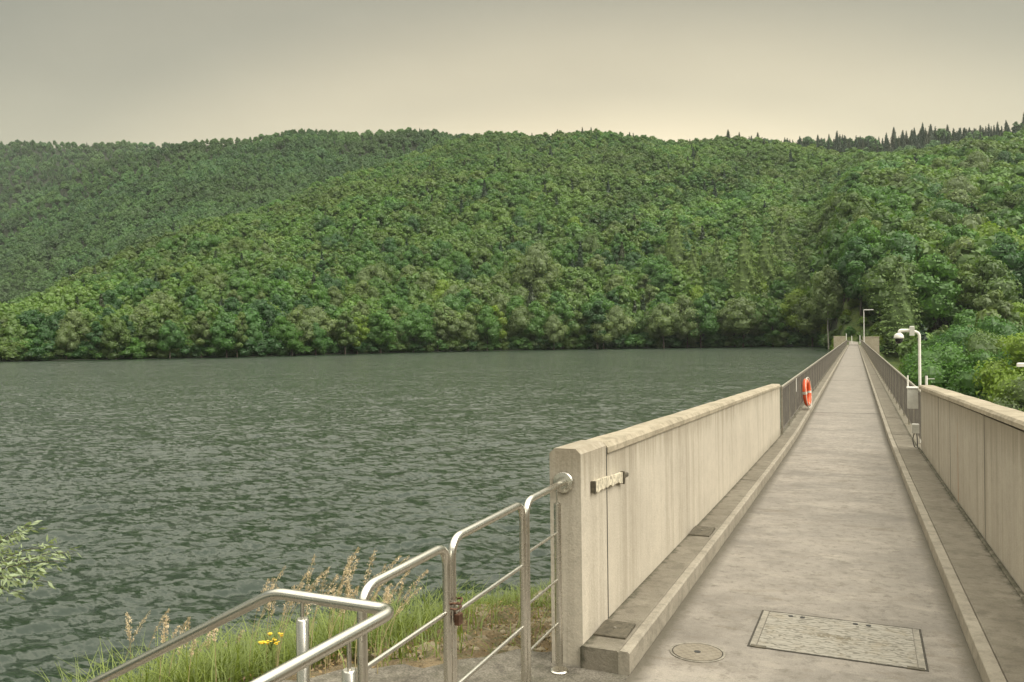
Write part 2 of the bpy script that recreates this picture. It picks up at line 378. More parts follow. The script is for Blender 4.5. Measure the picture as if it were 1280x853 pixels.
# ------------------------------------------------------------------ road profile
def zr(y):
    if y <= 4: return .37
    if y < 19: u = (y - 4) / 15; return .37 * (1 - u) ** 1.25
    return 0.0
YS = [-1.5, 0, 1.5, 3, 4, 4.34, 4.87, 5.5] + [6 + i for i in range(14)] + [22, 30, 45, 70, 100, 140, 176]
END = 176.0
def strip(name, x0, x1, ya, yb, dz, thick, mat, c=.0, parent=None, lip=None):
    """slab along the crest that follows the road profile"""
    ys = [ya] + [y for y in YS if ya + .01 < y < yb - .01] + [yb]
    prof = [(x0, -thick), (x0, dz - c), (x0 + c, dz), (x1 - c, dz), (x1, dz - c), (x1, -thick)] if c else [(x0, -thick), (x0, dz), (x1, dz), (x1, -thick)]
    mb = MB(); n = len(prof); v = []
    for y in ys:
        z = zr(y)
        for (x, q) in prof: v.append((x, y, z + q))
    fs = []
    for i in range(len(ys) - 1):
        for k in range(n):
            k2 = (k + 1) % n; fs.append((i * n + k, i * n + k2, (i + 1) * n + k2, (i + 1) * n + k)[::-1])
    fs.append(tuple(range(n))); fs.append(tuple(range((len(ys) - 1) * n, len(ys) * n))[::-1])
    mb.add(v, fs); return mb.build(name, mat, parent)

deck = strip('road', -1.17, .62, -1.5, END, 0, .25, M_deck); tag(deck, 'stained pale concrete roadway running along the dam crest', 'road', kind='structure')
ke = strip('kerb_left', -1.236, -1.172, 4.34, END, .123, .24, M_kerb, .010); tag(ke, 'worn pale kerb edge along the raised walk', 'kerb', kind='structure')
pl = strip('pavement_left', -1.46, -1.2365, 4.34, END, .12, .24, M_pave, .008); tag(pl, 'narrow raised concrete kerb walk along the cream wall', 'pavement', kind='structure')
pk = strip('kerb_right', .622, .70, -1.5, END, .108, .24, M_kerb, .006); tag(pk, 'narrow concrete edging strip right of the road', 'kerb', kind='structure')
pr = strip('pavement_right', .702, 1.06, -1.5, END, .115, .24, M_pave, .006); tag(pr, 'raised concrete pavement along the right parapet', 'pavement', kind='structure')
body = MB(); body.box(-1.85, 1.62, -6, END + 3, -32, -.27); bo = body.build('dam_body', M_body); tag(bo, 'concrete body of the dam below the crest road', 'dam', kind='structure')
# transverse joints in deck and pavements (thin filler strips)
jm = MB()
for y in (24.6, 42.0, 60.5, 79, 98, 117, 136, 155): jm.box(-1.165, .615, y, y + .025, zr(y) - .1, zr(y) + .003)
tag(jm.build('road_joint', M_joint), 'dark filled joints across the concrete roadway', 'road joint', kind='structure')
jm = MB()
for y in (18.6, 22.3, 34, 46, 58, 70, 82): jm.box(.715, 1.055, y, y + .022, zr(y) + .0, zr(y) + .118)
for y in (11.2, 19.0, 27, 39, 51, 63, 75): jm.box(-1.455, -1.245, y, y + .015, zr(y) + .0, zr(y) + .122)
tag(jm.build('pavement_joint', M_joint), 'dark joints across the two raised pavements', 'pavement joint', kind='structure')

# ------------------------------------------------------------------ parapet walls
def wall_strip(name, x0, x1, ya, yb, zt0, zt1, zb, mat, c=0, cx0=None, step=.7, parent=None, wob=0.0):
    n_ = max(2, int((yb - ya) / step)); v = []; fs = []
    for i in range(n_ + 1):
        y = ya + (yb - ya) * i / n_; u = i / n_
        zt = zt0 + (zt1 - zt0) * u; zz = zb(y) if callable(zb) else zb
        jx = random.uniform(-wob, wob); jz = random.uniform(-wob, wob)
        pr_ = [(x0, zz), (x0, zt - c), (x0 + c + jx, zt + jz), (x1 - c + jx, zt + jz), (x1, zt - c), (x1, zz)]
        v += [(x, y, z) for x, z in pr_]
    n = 6
    for i in range(n_):
        for k in range(n):
            k2 = (k + 1) % n; fs.append((i * n + k, i * n + k2, (i + 1) * n + k2, (i + 1) * n + k)[::-1])
    fs.append(tuple(range(n))); fs.append(tuple(range(n_ * n, n_ * n + n))[::-1])
    mb = MB(); mb.add(v, fs); return mb.build(name, mat, parent)

def wtop(y, y0, z0, y1, z1): return z0 + (z1 - z0) * (y - y0) / (y1 - y0)
WL = empty('parapet_wall', (-1.55, 4.36, .36)); tag(WL, 'cream concrete parapet with rounded coping between the steel gate and the lake railing', 'wall')
LT = lambda y: wtop(y, 4.36, 1.585, 17.6, 1.215)
def relparent(o, root):
    o.parent = root; o.matrix_parent_inverse = Matrix.Translation(-Vector(root.location))
    return o
def child(o, root): return relparent(o, root)
o = child(wall_strip('pillar', -1.640, -1.450, 4.36, 4.865, 1.600, 1.586, .20, M_wallL, .03), WL)
o = child(wall_strip('panel', -1.636, -1.456, 4.885, 17.6, LT(4.88) - .066, LT(17.6) - .066, lambda y: zr(y) - .1, M_wallL), WL)
o = child(wall_strip('coping', -1.652, -1.442, 4.885, 17.62, LT(4.88), LT(17.6), lambda y: LT(y) - .064, M_cope, .028, step=.35, wob=.003), WL)
jm = MB(); jm.box(-1.62, -1.4492, 4.8655, 4.884, .2, 1.54); child(jm.build('joint', M_joint), WL)

WR = empty('parapet_wall', (1.18, 16.2, .1)); tag(WR, 'grey streaked concrete parapet with mossy coping on the valley side', 'wall')
RTp = lambda y: wtop(y, 6.4, 1.64, 16.2, 1.305) if y > 6.4 else 1.64 + (6.4 - y) * .03
o = child(wall_strip('panel', 1.065, 1.285, -1.5, 15.72, RTp(-1.5) - .072, RTp(15.7) - .072, lambda y: zr(y) - .2, M_wallR), WR)
o = child(wall_strip('end_post', 1.09, 1.28, 15.745, 16.2, RTp(15.75) - .072, RTp(16.2) - .072, 0.0, M_wallR), WR)
o = child(wall_strip('coping', 1.052, 1.298, -1.5, 16.22, RTp(-1.5), RTp(16.2), lambda y: RTp(y) - .07, M_cope, .02, step=.5, wob=.003), WR)
for yj in (11.15, 12.6, 8.3):
    jm = MB(); jm.box(1.0635, 1.069, yj, yj + .018, zr(yj) + .12, RTp(yj) - .075); child(jm.build('joint', M_joint), WR)
jm = MB(); yj = 10.35
jm.add([(1.0638, yj, RTp(yj) - .28), (1.0638, yj + .012, RTp(yj) - .28), (1.0638, yj + .03, zr(yj) + .13), (1.0638, yj - .015, zr(yj) + .13)], [(0, 1, 2, 3)])
child(jm.build('rust_streak', M_rust), WR)
# low fillet at wall foot
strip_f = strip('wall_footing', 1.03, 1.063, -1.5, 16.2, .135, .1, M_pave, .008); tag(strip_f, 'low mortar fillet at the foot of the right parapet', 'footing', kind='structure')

# flaking strip fixed on the cream wall
sg = empty('wall_bracket', (-1.45, 4.9, 1.32)); tag(sg, 'broken whitish flaking bracket strip fixed high on the cream wall', 'bracket')
mb = MB(); ys = np.linspace(4.56, 5.18, 26); v = []
for y in ys:
    u = (y - 4.56) / .62; zc = 1.385 - .045 * u
    a = random.uniform(-.004, .004); b_ = random.uniform(-.011, .006)
    for x in (-1.449, -1.428 + random.uniform(-.004, .003)): v += [(x, y, zc + a), (x, y, zc - .062 + b_)]
fs = []
for i in range(25):
    k = i * 4; fs += [(k + 2, k + 3, k + 7, k + 6), (k, k + 2, k + 6, k + 4), (k + 1, k + 5, k + 7, k + 3)]
fs += [(0, 1, 3, 2), (100, 102, 103, 101)]
mb.add(v, fs); child(mb.build('strip', M_moulding), sg)
mb = MB(); mb.box(-1.449, -1.420, 4.535, 4.556, 1.318, 1.388, .004); child(mb.build('end_plate', M_iron), sg)
mb = MB(); mb.box(-1.449, -1.420, 5.184, 5.205, 1.26, 1.345, .004); mb.box(-1.449, -1.430, 5.205, 5.33, 1.29, 1.315, .004); child(mb.build('end_plate', M_iron), sg)

# ------------------------------------------------------------------ metal covers in deck
def cover_rect(name, cx, cy, sx_, sy_, rz, z, tilt):
    r = empty(name, (cx, cy, z), rz); r.rotation_euler.x = tilt
    return r
slope = (zr(5.8) - zr(5.0)) / .8
H = cover_rect('access_hatch', -.125, 5.43, .99, .78, R(-.8), zr(5.43) + .001, math.atan(slope)); tag(H, 'large rectangular steel access hatch with wavy tread let into the roadway', 'hatch')
mb = MB(); hx, hy = .495, .385
for (a, b_, c_, d_) in ((-hx, hx, hy - .012, hy), (-hx, hx, -hy, -hy + .012), (-hx, -hx + .012, -hy + .012, hy - .012), (hx - .012, hx, -hy + .012, hy - .012)): mb.box(a, b_, c_, d_, -.02, .0025)
o = mb.build('gap', M_joint, H)
M_frame = plain('worn_steel_frame', (.24, .22, .18), .6, .3, .3, 18, .001)
for (a, b_, c_, d_) in ((-hx + .013, -hx + .05, -hy + .013, hy - .013), (hx - .05, hx - .013, -hy + .013, hy - .013)):
    mb = MB(); mb.box(a, b_, c_, d_, -.02, .004); mb.build('frame_bar', M_frame, H)
m, nt, b = newmat('tread_plate'); P = N(nt, 'ShaderNodeTexCoord').outputs['Object']
wv = N(nt, 'ShaderNodeTexWave', wave_type='BANDS', bands_direction='Y', wave_profile='SIN'); setin(wv, Scale=7.5, Distortion=9.0, Detail=2.0, Detail_Scale=3.5)
mpx = N(nt, 'ShaderNodeMapping'); mpx.inputs['Scale'].default_value = (.55, 1, 1); nt.links.new(P, mpx.inputs[0]); nt.links.new(mpx.outputs[0], wv.inputs['Vector'])
c = mix(nt, ramp(nt, wv.outputs['Fac'], [(.10, .85), (.42, 0)]), (.30, .28, .235), (.12, .11, .085))
c = mix(nt, ramp(nt, noise(nt, P, 6, 5, .7), [(.5, 0), (.7, .5)]), c, (.22, .18, .115))
gx = N(nt, 'ShaderNodeSeparateXYZ'); nt.links.new(P, gx.inputs[0])
blot = mth(nt, 'ADD', mth(nt, 'POWER', mth(nt, 'DIVIDE', mth(nt, 'ADD', gx.outputs[0], .02), .2), 2), mth(nt, 'POWER', mth(nt, 'DIVIDE', gx.outputs[1], .05), 2))
bl = mth(nt, 'MULTIPLY', ramp(nt, blot, [(.3, 1), (1, 0)]), ramp(nt, noise(nt, P, 45, 3, .6), [(.45, 0), (.55, .8)]))
c = mix(nt, bl, c, (.12, .095, .05))
nt.links.new(c, b.inputs['Base Color']); setin(b, Roughness=.6, Metallic=.25); bump(nt, b, wv.outputs['Fac'], .004, .8)
mb = MB(); mb.box(-hx + .054, hx - .054, -hy + .015, hy - .015, -.02, .003); mb.build('lid', m, H)
for px_, qy in ((-.30, .318), (-.225, .318), (.105, .318), (.185, .318)):
    mb = MB(); mb.tube([(px_, qy, -.01), (px_, qy, .0065)], .016, 14); mb.build('lifting_hole', M_dark, H)
for s in (-1, 1):
    mb = MB(); mb.box(s * .43 - .045, s * .43 + .045, -hy - .004, -hy + .03, -.01, .006); mb.build('hinge', M_iron, H)

mhl = empty('manhole_cover', (-.885, 4.825, zr(4.825) + .001)); mhl.rotation_euler.x = math.atan(slope); tag(mhl, 'small round cast iron manhole cover beside the raised kerb walk', 'manhole cover')
mb = MB(); nn = 48
for (r0, r1, zt) in ((.163, .150, .004),):
    v = []
    for k in range(nn):
        a = 2 * math.pi * k / nn; v += [(r0 * math.cos(a), r0 * math.sin(a), -.01), (r0 * math.cos(a), r0 * math.sin(a), zt), (r1 * math.cos(a), r1 * math.sin(a), zt), (r1 * math.cos(a), r1 * math.sin(a), -.01)]
    fs = []
    for k in range(nn):
        k2 = (k + 1) % nn
        for j in range(3): fs.append((k * 4 + j, k2 * 4 + j, k2 * 4 + j + 1, k * 4 + j + 1))
    mb.add(v, fs)
mb.build('rim', M_frame, mhl)
mb = MB(); mb.tube([(0, 0, -.01), (0, 0, .0015)], .150, 40); mb.build('gap', M_joint, mhl)
m, nt, b = newmat('manhole_iron'); P = N(nt, 'ShaderNodeTexCoord').outputs['Object']
ch = N(nt, 'ShaderNodeTexChecker'); ch.inputs['Scale'].default_value = 38; nt.links.new(P, ch.inputs['Vector'])
c = mix(nt, mth(nt, 'MULTIPLY', ch.outputs['Fac'], .5), (.24, .21, .16), (.15, .13, .095)); c = mix(nt, ramp(nt, noise(nt, P, 18, 4), [(.45, 0), (.65, .6)]), c, (.28, .25, .20))
nt.links.new(c, b.inputs['Base Color']); setin(b, Roughness=.65, Metallic=.3); bump(nt, b, ch.outputs['Fac'], .003, .7)
mb = MB(); mb.tube([(0, 0, -.01), (0, 0, .0045)], .143, 40); mb.build('lid', m, mhl)
mb = MB(); mb.tube([(0, 0, 0), (0, 0, .006)], .020, 16); mb.build('lifting_hole', M_dark, mhl)

def small_plate(cx, cy, sx_, sy_, lab, dz=.122):
    r = empty('cover_plate', (cx, cy, zr(cy) + dz), R(random.uniform(-3, 3))); tag(r, lab, 'cover plate')
    mb = MB(); mb.box(-sx_ / 2, sx_ / 2, -sy_ / 2, sy_ / 2, -.003, .016, .004); mb.build('plate', M_iron, r)
    mb = MB(); mb.tube([(0, 0, .006), (0, 0, .022)], .009, 10); mb.build('bolt', M_frame, r)
small_plate(-1.345, 4.66, .19, .25, 'square rusty cover plate at the near end of the kerb walk')
small_plate(-1.348, 7.66, .19, .36, 'square cover plate further along the kerb walk beneath the cream wall')

# ------------------------------------------------------------------ railings along the crest
BAY = 2.0
def rail_run(x, y0, n, lab):
    root = empty('railing', (x, y0, 0)); tag(root, lab, 'railing')
    pm = MB(); pm.box(-.02, .02, -.025, .025, .0, 1.0); post = pm.build('post', M_galv, root)
    panel = MB()
    panel.box(-.018, .018, .03, BAY - .03, .965, .995)
    panel.box(-.012, .012, .03, BAY - .03, .12, .15)
    for k in range(20):
        yy = .07 + k * (BAY - .14) / 19; panel.box(-.010, .010, yy - .019, yy + .019, .1505, .9645)
    p0 = panel.build('panel', M_bars, root)
    for i in range(n + 1):
        p = post if i == 0 else post.copy()
        if i: COL.objects.link(p); p.parent = root
        p.location = (0, i * BAY, .13)
        if i < n:
            q = p0 if i == 0 else p0.copy()
            if i: COL.objects.link(q); q.parent = root
            q.location = (0, i * BAY, .125)
    tr = MB(); tr.tube([(0, -.05, 1.145), (0, n * BAY + .05, 1.145)], .024, 8); tr.build('top_rail', M_galv, root)
    return root
rail_run(-1.43, 17.72, 79, 'brown-grey barred steel railing on the lake side beyond the cream wall')
rail_run(1.13, 16.6, 79, 'brown-grey barred steel railing on the valley side beyond the right parapet')

# lifebuoy on lake railing
LB = empty('lifebuoy', (-1.27, 24.2, .60)); LB.rotation_euler = (0, R(-4), R(-7.5)); tag(LB, 'orange lifebuoy with white bands hung on the lake railing', 'lifebuoy')
def torus_seg(a0, a1, Rr, r, mat, name, n=24, m_=12):
    pts = [(0, math.cos(a) * Rr, math.sin(a) * Rr * 1.12) for a in np.linspace(a0, a1, n)]
    mb = MB(); mb.tube(pts, r, m_); return mb.build(name, mat, LB)
for k in range(4):
    torus_seg(k * math.pi / 2 + .1, (k + 1) * math.pi / 2 - .1 + .0, .30, .062, M_orange, 'ring')
    torus_seg(k * math.pi / 2 - .1, k * math.pi / 2 + .1, .30, .066, M_rope, 'band', 6)
pts = [(.05, math.cos(a) * (.375 + .03 * abs(math.sin(2 * a))), math.sin(a) * 1.12 * (.375 + .03 * abs(math.sin(2 * a)))) for a in np.linspace(0, 2 * math.pi, 49)]
mb = MB(); mb.tube(pts, .010, 6); mb.build('grab_line', M_rope, LB)
SG = MB(); SG.box(-1.400, -1.392, 21.72, 21.86, .78, 1.12, .003); o = SG.build('notice_plate', M_white); tag(o, 'narrow blank white plate on the lake railing beside the lifebuoy', 'sign')

# ------------------------------------------------------------------ boxes at the end of the right parapet
bx = empty('junction_box', (.96, 16.32, .87)); tag(bx, 'pale grey cabinet box fixed at the end of the right parapet', 'box')
mb = MB(); mb.box(-.085, .085, -.07, .07, 0, .37, .012); mb.build('body', M_greyp, bx)
mb = MB(); mb.box(-.10, .10, -.085, .085, .371, .395, .008); mb.build('lid', M_white, bx)
mb = MB(); mb.tube([(-.075, .05, .39), (-.075, .05, .60)], .013, 8); mb.build('stub_pipe', M_white, bx)
b2 = empty('socket_box', (1.0, 16.32, .42)); tag(b2, 'small grey socket box with hanging black cable low on the parapet end', 'box')
mb = MB(); mb.box(-.06, .06, -.05, .05, 0, .17, .01); mb.build('body', M_greyp, b2)
mb = MB(); mb.tube(fillet([(-.02, 0, 0), (-.05, -.01, -.12), (-.02, -.02, -.25), (.03, -.02, -.27), (.03, 0, -.12), (.02, 0, 0)], .08), .009, 6); mb.build('cable', M_cable, b2)

# security camera on pole
CP = empty('camera_pole', (1.35, 20.4, -.25)); tag(CP, 'white pole with bent arm carrying a security camera behind the railing', 'camera pole')
mb = MB(); mb.tube(fillet([(0, 0, 0), (0, 0, 2.50), (-.16, 0, 2.56)], .1), .030, 12); mb.build('pole', M_white, CP)
mb = MB(); mb.box(-.20, -.10, -.06, .06, 2.44, 2.66, .015); mb.build('housing', M_greyp, CP)
mb = MB(); mb.tube(fillet([(-.19, 0, 2.56), (-.40, 0, 2.56), (-.41, 0, 2.49)], .05), .038, 12); mb.build('arm', M_white, CP)
mb = MB(); zs_ = [2.50, 2.495, 2.475, 2.45, 2.41, 2.385, 2.38]; rs_ = [.03, .06, .085, .10, .108, .11, .08]
mb.tube([(-.42, 0, z) for z in zs_], rs_, 20); hd = mb.build('hood', M_white, CP)
mb = MB(); aa = np.linspace(0, math.pi / 2 * .98, 9); mb.tube([(-.42, 0, 2.379 - .12 * math.sin(a)) for a in aa], [.088 * math.cos(a) for a in aa], 20); mb.build('dome', M_glass, CP)
an = empty('antenna', (1.52, 20.9, .2)); tag(an, 'short white post with two prongs beside the camera pole', 'antenna')
mb = MB(); mb.tube([(0, 0, 0), (0, 0, 1.05)], .028, 10); mb.build('post', M_white, an)
for z in (.78, .98):
    mb = MB(); mb.tube([(.02, 0, z), (.17, 0, z)], .009, 6); mb.build('prong', M_greyp, an)

def street_lamp(x, y, z0, h, arm, lab, r=.06, rz=0):
    s = empty('street_lamp', (x, y, z0), rz); tag(s, lab, 'street lamp')
    mb = MB(); mb.tube([(0, 0, 0), (0, 0, h)], [r, r * .7], 10); mb.build('pole', M_white, s)
    mb = MB(); mb.box(min(0, arm) - .03, max(0, arm) + .03, -.10, .10, h, h + .13, .03); mb.build('lamp_head', M_white, s)
    return s
street_lamp(1.55, 160, -.3, 6.9, 1.6, 'tall white right-angled street lamp at the far end of the dam', .09)
street_lamp(6.4, 30.9, -26, 27.1, -1.45, 'white lamp whose head just enters at the right picture edge', .07)

# structures at the far abutment
m_far = concrete('far_wall', (.50, .44, .33), (.40, .35, .25), (.56, .5, .38))
mb = MB(); mb.box(1.35, 4.2, 165.0, 165.5, -4, 1.62, .04); mb.box(1.30, 4.26, 164.96, 165.54, 1.62, 1.74, .03); tag(mb.build('concrete_block', m_far), 'pale concrete end wall standing right of the road at the far abutment', 'wall')
mb = MB(); mb.box(-4.0, -1.75, 176.5, 177.0, -3, 1.75, .04); mb.box(-4.06, -1.69, 176.46, 177.04, 1.75, 1.85, .03); tag(mb.build('concrete_wall', m_far), 'low beige wall left of the road at the far abutment', 'wall')
for x, y, h, lab in ((-1.62, 177.8, 2.0, 'slim white post left of the road at the far end'), (-.6, 179.5, 1.5, 'short white post in the middle of the far road end'), (.95, 177.8, 1.6, 'slim white post right of the road near the tall lamp')):
    p = empty('bollard', (x, y, .3)); tag(p, lab, 'bollard')
    mb = MB(); mb.tube([(0, 0, 0), (0, 0, h)], .075, 10); mb.build('post', M_white, p)
    mb = MB(); mb.tube([(0, 0, h), (0, 0, h + .08)], [.10, .04], 10); mb.build('cap', M_greyp, p)

# ------------------------------------------------------------------ steel gates + handrail
TR = .018
gx0 = -1.555
GZ = .37
def gate(name, ya, yb, za, barz, lab, grp, foot=True, hang=True):
    g = empty(name, (gx0, yb, GZ)); tag(g, lab, 'gate', grp)
    mb = MB(); ps = fillet([(0, 0, .05), (0, 0, za), (0, ya - yb, za), (0, ya - yb, .05)], .085, 8)
    mb.tube(ps, TR, 14); mb.build('frame', M_steel, g)
    for bz in barz:
        mb = MB(); mb.tube([(0, -TR, bz), (0, ya - yb + TR, bz)], .010, 10); mb.build('bar', M_steel, g)
    return g
g1 = gate('gate', 2.30, 2.915, 1.02, (.41, .745), 'lower steel gate leaf next to the handrail, padlocked to its neighbour', 'steel gate leaves')
g2 = gate('gate', 2.962, 3.735, 1.035, (.41, .72), 'middle steel gate leaf with rounded top corner holding the padlock', 'steel gate leaves')
GF = empty('gate_rail', (gx0, 4.36, GZ)); tag(GF, 'fixed steel rail section ending in a round flange on the cream pillar', 'railing')
mb = MB(); mb.tube(fillet([(0, 3.782 - 4.36, .05), (0, 3.782 - 4.36, 1.035), (0, -.045, 1.035), (0, -.002, 1.035)], .085, 8), TR, 14); mb.build('frame', M_steel, GF)
mb = MB(); mb.tube([(0, -.022, 1.035), (0, -.018, 1.035), (0, -.012, 1.035), (0, -.001, 1.035)], [.036, .058, .062, .062], 24); mb.sm = [False] * len(mb.sm); mb.build('flange', M_steel, GF)
mb = MB(); mb.tube([(0, -.11, .02), (0, -.11, .935)], .021, 14); po = mb.build('post', M_steel, GF)
mb = MB(); mb.tube([(0, -.11, -.02), (0, -.11, -.010), (0, -.11, -.004)], [.052, .052, .046], 24); mb.sm = [False] * len(mb.sm); mb.build('base_flange', M_steel, GF)
mb = MB(); mb.tube([(0, -.11, .93), (0, -.11, 1.03)], .006, 8); mb.build('spigot', M_steel, GF)
for bz in (.26, .505, .77):
    mb = MB(); mb.tube([(0, 3.782 - 4.36 + TR, bz), (0, -.128, bz)], .0075, 8); mb.build('bar', M_steel, GF)
PL = empty('padlock', (gx0 + .034, 2.950, 1.15)); PL.scale = (.8, .8, .8); tag(PL, 'rusty padlock with chain link joining the two gate leaves', 'padlock')
mb = MB(); mb.box(-.012, .014, -.022, .022, -.115, -.055, .005); mb.build('body', M_lock, PL)
mb = MB(); mb.tube(fillet([(0, -.015, -.06), (0, -.015, -.01), (0, .015, -.01), (0, .015, -.06)], .015), .004, 8); mb.build('shackle', M_steel, PL)
mb = MB(); mb.tube(fillet([(-.03, -.05, .0), (.004, -.045, .01), (.008, .0, -.012), (.004, .045, .01), (-.03, .05, 0)], .02), .0055, 8); mb.tube(fillet([(-.03, -.05, -.02), (.006, -.03, -.03), (.008, .03, -.03), (-.03, .05, -.02)], .02), .0055, 8); mb.build('chain', M_lock, PL)

HR = empty('handrail', (-1.31, 1.7, GZ)); tag(HR, 'stainless steel handrail bending round and running down to the lower left', 'handrail')
hp = [(-1.36, .75, 1.41), (-1.345, 1.2, 1.41), (-1.305, 2.105, 1.41), (-1.80, 2.150, 1.395), (-2.716, 2.204, .927), (-3.5, 2.25, .52)]
mb = MB(); fp = fillet(hp[1:4], .06, 8); fp = [Vector(hp[0])] + fp[:-1] + fillet([fp[-2], Vector(hp[3]), Vector(hp[4])], .05, 6)[1:] + [Vector(hp[5])]
mb.tube(fp, .0188, 16); child(mb.build('rail', M_steel, HR), HR)
for i, (x, y, ht, pr_) in enumerate(((-1.675, 2.135, 1.33, .021), (-1.330, 1.90, 1.305, .021), (-2.75, 2.20, .80, .021))):
    top = 1.385 if i < 2 else .90
    mb = MB(); mb.tube([(x, y, -.2 if i == 2 else .36), (x, y, ht - .004), (x, y, ht)], [pr_, pr_, pr_ * .8], 16); po = child(mb.build('post', M_steel, HR), HR)
    mb = MB(); mb.tube([(x, y, ht), (x, y, top)], .0065, 8); child(mb.build('spigot', M_steel, HR), HR)
for z in (.62, .90, 1.12):
    mb = MB(); mb.tube([(-1.655, 2.125, z), (-1.340, 1.915, z)], .0075, 8); child(mb.build('bar', M_steel, HR), HR)

# ------------------------------------------------------------------ near ground
def edge_s(X, Y): return (-.6) * (X + 2.02) + .8 * (Y - 4.30)
def bank_h(X, Y):
    s = np.maximum(edge_s(X, Y) + .12 * np.sin(3 * X + 1.3 * Y) + .06 * np.sin(9 * X), 0)
    h = .325 - .245 * s
    h = h - .22 * np.maximum(-3.2 - X, 0)
    h = h - .30 * np.maximum(-2.6 - X, 0) * np.clip((3.0 - Y) / 2, 0, 1)
    return h
gx_, gy_ = np.meshgrid(np.linspace(-13, -1.60, 170), np.linspace(-1, 16, 220))
hz = bank_h(gx_, gy_)
bn = sum(.02 * np.sin(gx_ * a + gy_ * b_ + c_) for a, b_, c_ in ((3.1, 4.2, 1), (7, -5, 2), (-11, 9, 3), (15, 17, .5), (23, -19, 4))) * np.clip(edge_s(gx_, gy_) * 1.5, 0, 1)
hz = np.where(edge_s(gx_, gy_) > 0, hz + bn, hz - .05)
nr, nc = gx_.shape; idx = np.arange(nr * nc).reshape(nr, nc)
F = np.stack([idx[:-1, :-1], idx[:-1, 1:], idx[1:, 1:], idx[1:, :-1]], -1).reshape(-1, 4)
o = mesh_np('ground', np.stack([gx_, gy_, hz], -1).reshape(-1, 3), F, M_bank); tag(o, 'stony soil bank sloping from the concrete apron to the water', 'bank', kind='structure')
ap = MB(); th = []
for k in range(25):
    u = k / 24; X = -3.2 + u * 1.545; Y = 4.30 + .75 * (X + 2.02) + .05 * math.sin(9 * X) + .035 * math.sin(23 * X + 1); th.append((X, Y))
poly = th + [(-1.645, 4.35), (-1.175, 4.335), (-1.175, -1.5), (-3.2, -1.5)]
n = len(poly); ap.add([(x, y, .352) for x, y in poly] + [(x - (.03 if i < 25 else 0), y + (.04 if i < 25 else 0), .22) for i, (x, y) in enumerate(poly)],
       [tuple(range(n))[::-1]] + [(i, (i + 1) % n, n + (i + 1) % n, n + i) for i in range(n)])
tag(ap.build('apron', M_apron), 'rough aggregate concrete apron in front of the gates', 'pavement', kind='structure')

# ------------------------------------------------------------------ terrain of the far side
def px2t(px): return (px - 640) / 1000
def horizon(px): return 423.2 - (px - 640) * .01222
def tab(pairs):
    a = np.array(pairs, float); return lambda x: np.interp(x, a[:, 0], a[:, 1])
A_z = tab([(-900, 210), (-300, 250), (0, 290), (100, 330), (190, 370), (270, 400), (375, 440), (460, 480), (520, 520), (640, 560), (860, 560), (1000, 520), (1100, 480), (1200, 460), (1300, 450), (1800, 400)])
A_y = tab([(-900, 420), (-300, 392), (0, 372), (60, 360), (100, 345), (190, 306), (270, 275), (375, 249), (460, 219), (520, 196), (600, 178), (640, 174), (700, 176), (800, 176), (860, 180), (930, 186), (1000, 196), (1060, 208), (1100, 214), (1150, 207), (1200, 198), (1280, 190), (1800, 150)])
B_y = tab([(-900, 330), (-300, 300), (0, 264), (60, 245), (100, 222), (160, 196), (240, 181), (300, 172), (370, 165), (460, 170), (540, 174), (640, 182), (800, 210), (1800, 330)])
C_y = tab([(-900, 165), (-200, 176), (0, 179), (100, 179), (170, 181), (240, 186), (330, 200), (800, 250), (1800, 300)])
D_y = tab([(-900, 330), (600, 300), (700, 225), (800, 196), (900, 188), (1000, 188), (1060, 185), (1100, 181), (1180, 170), (1280, 162), (1800, 150)])
S_z = tab([(-900, 150), (-300, 160), (0, 171), (320, 190), (500, 225), (700, 247), (900, 250), (1030, 243), (1045, 205), (1056, 168), (1066, 162), (1100, 150), (1800, 140)])
def hnoise(X, Y):
    r = 0
    for a, b_, c_, d_ in ((.018, .011, 1.0, 1.2), (-.013, .024, 2.2, 1.2), (.036, -.03, .4, 1.5), (.05, .047, 3.3, 1.6), (-.09, .06, 5, .6)): r = r + d_ * np.sin(a * X + b_ * Y + c_)
    return r
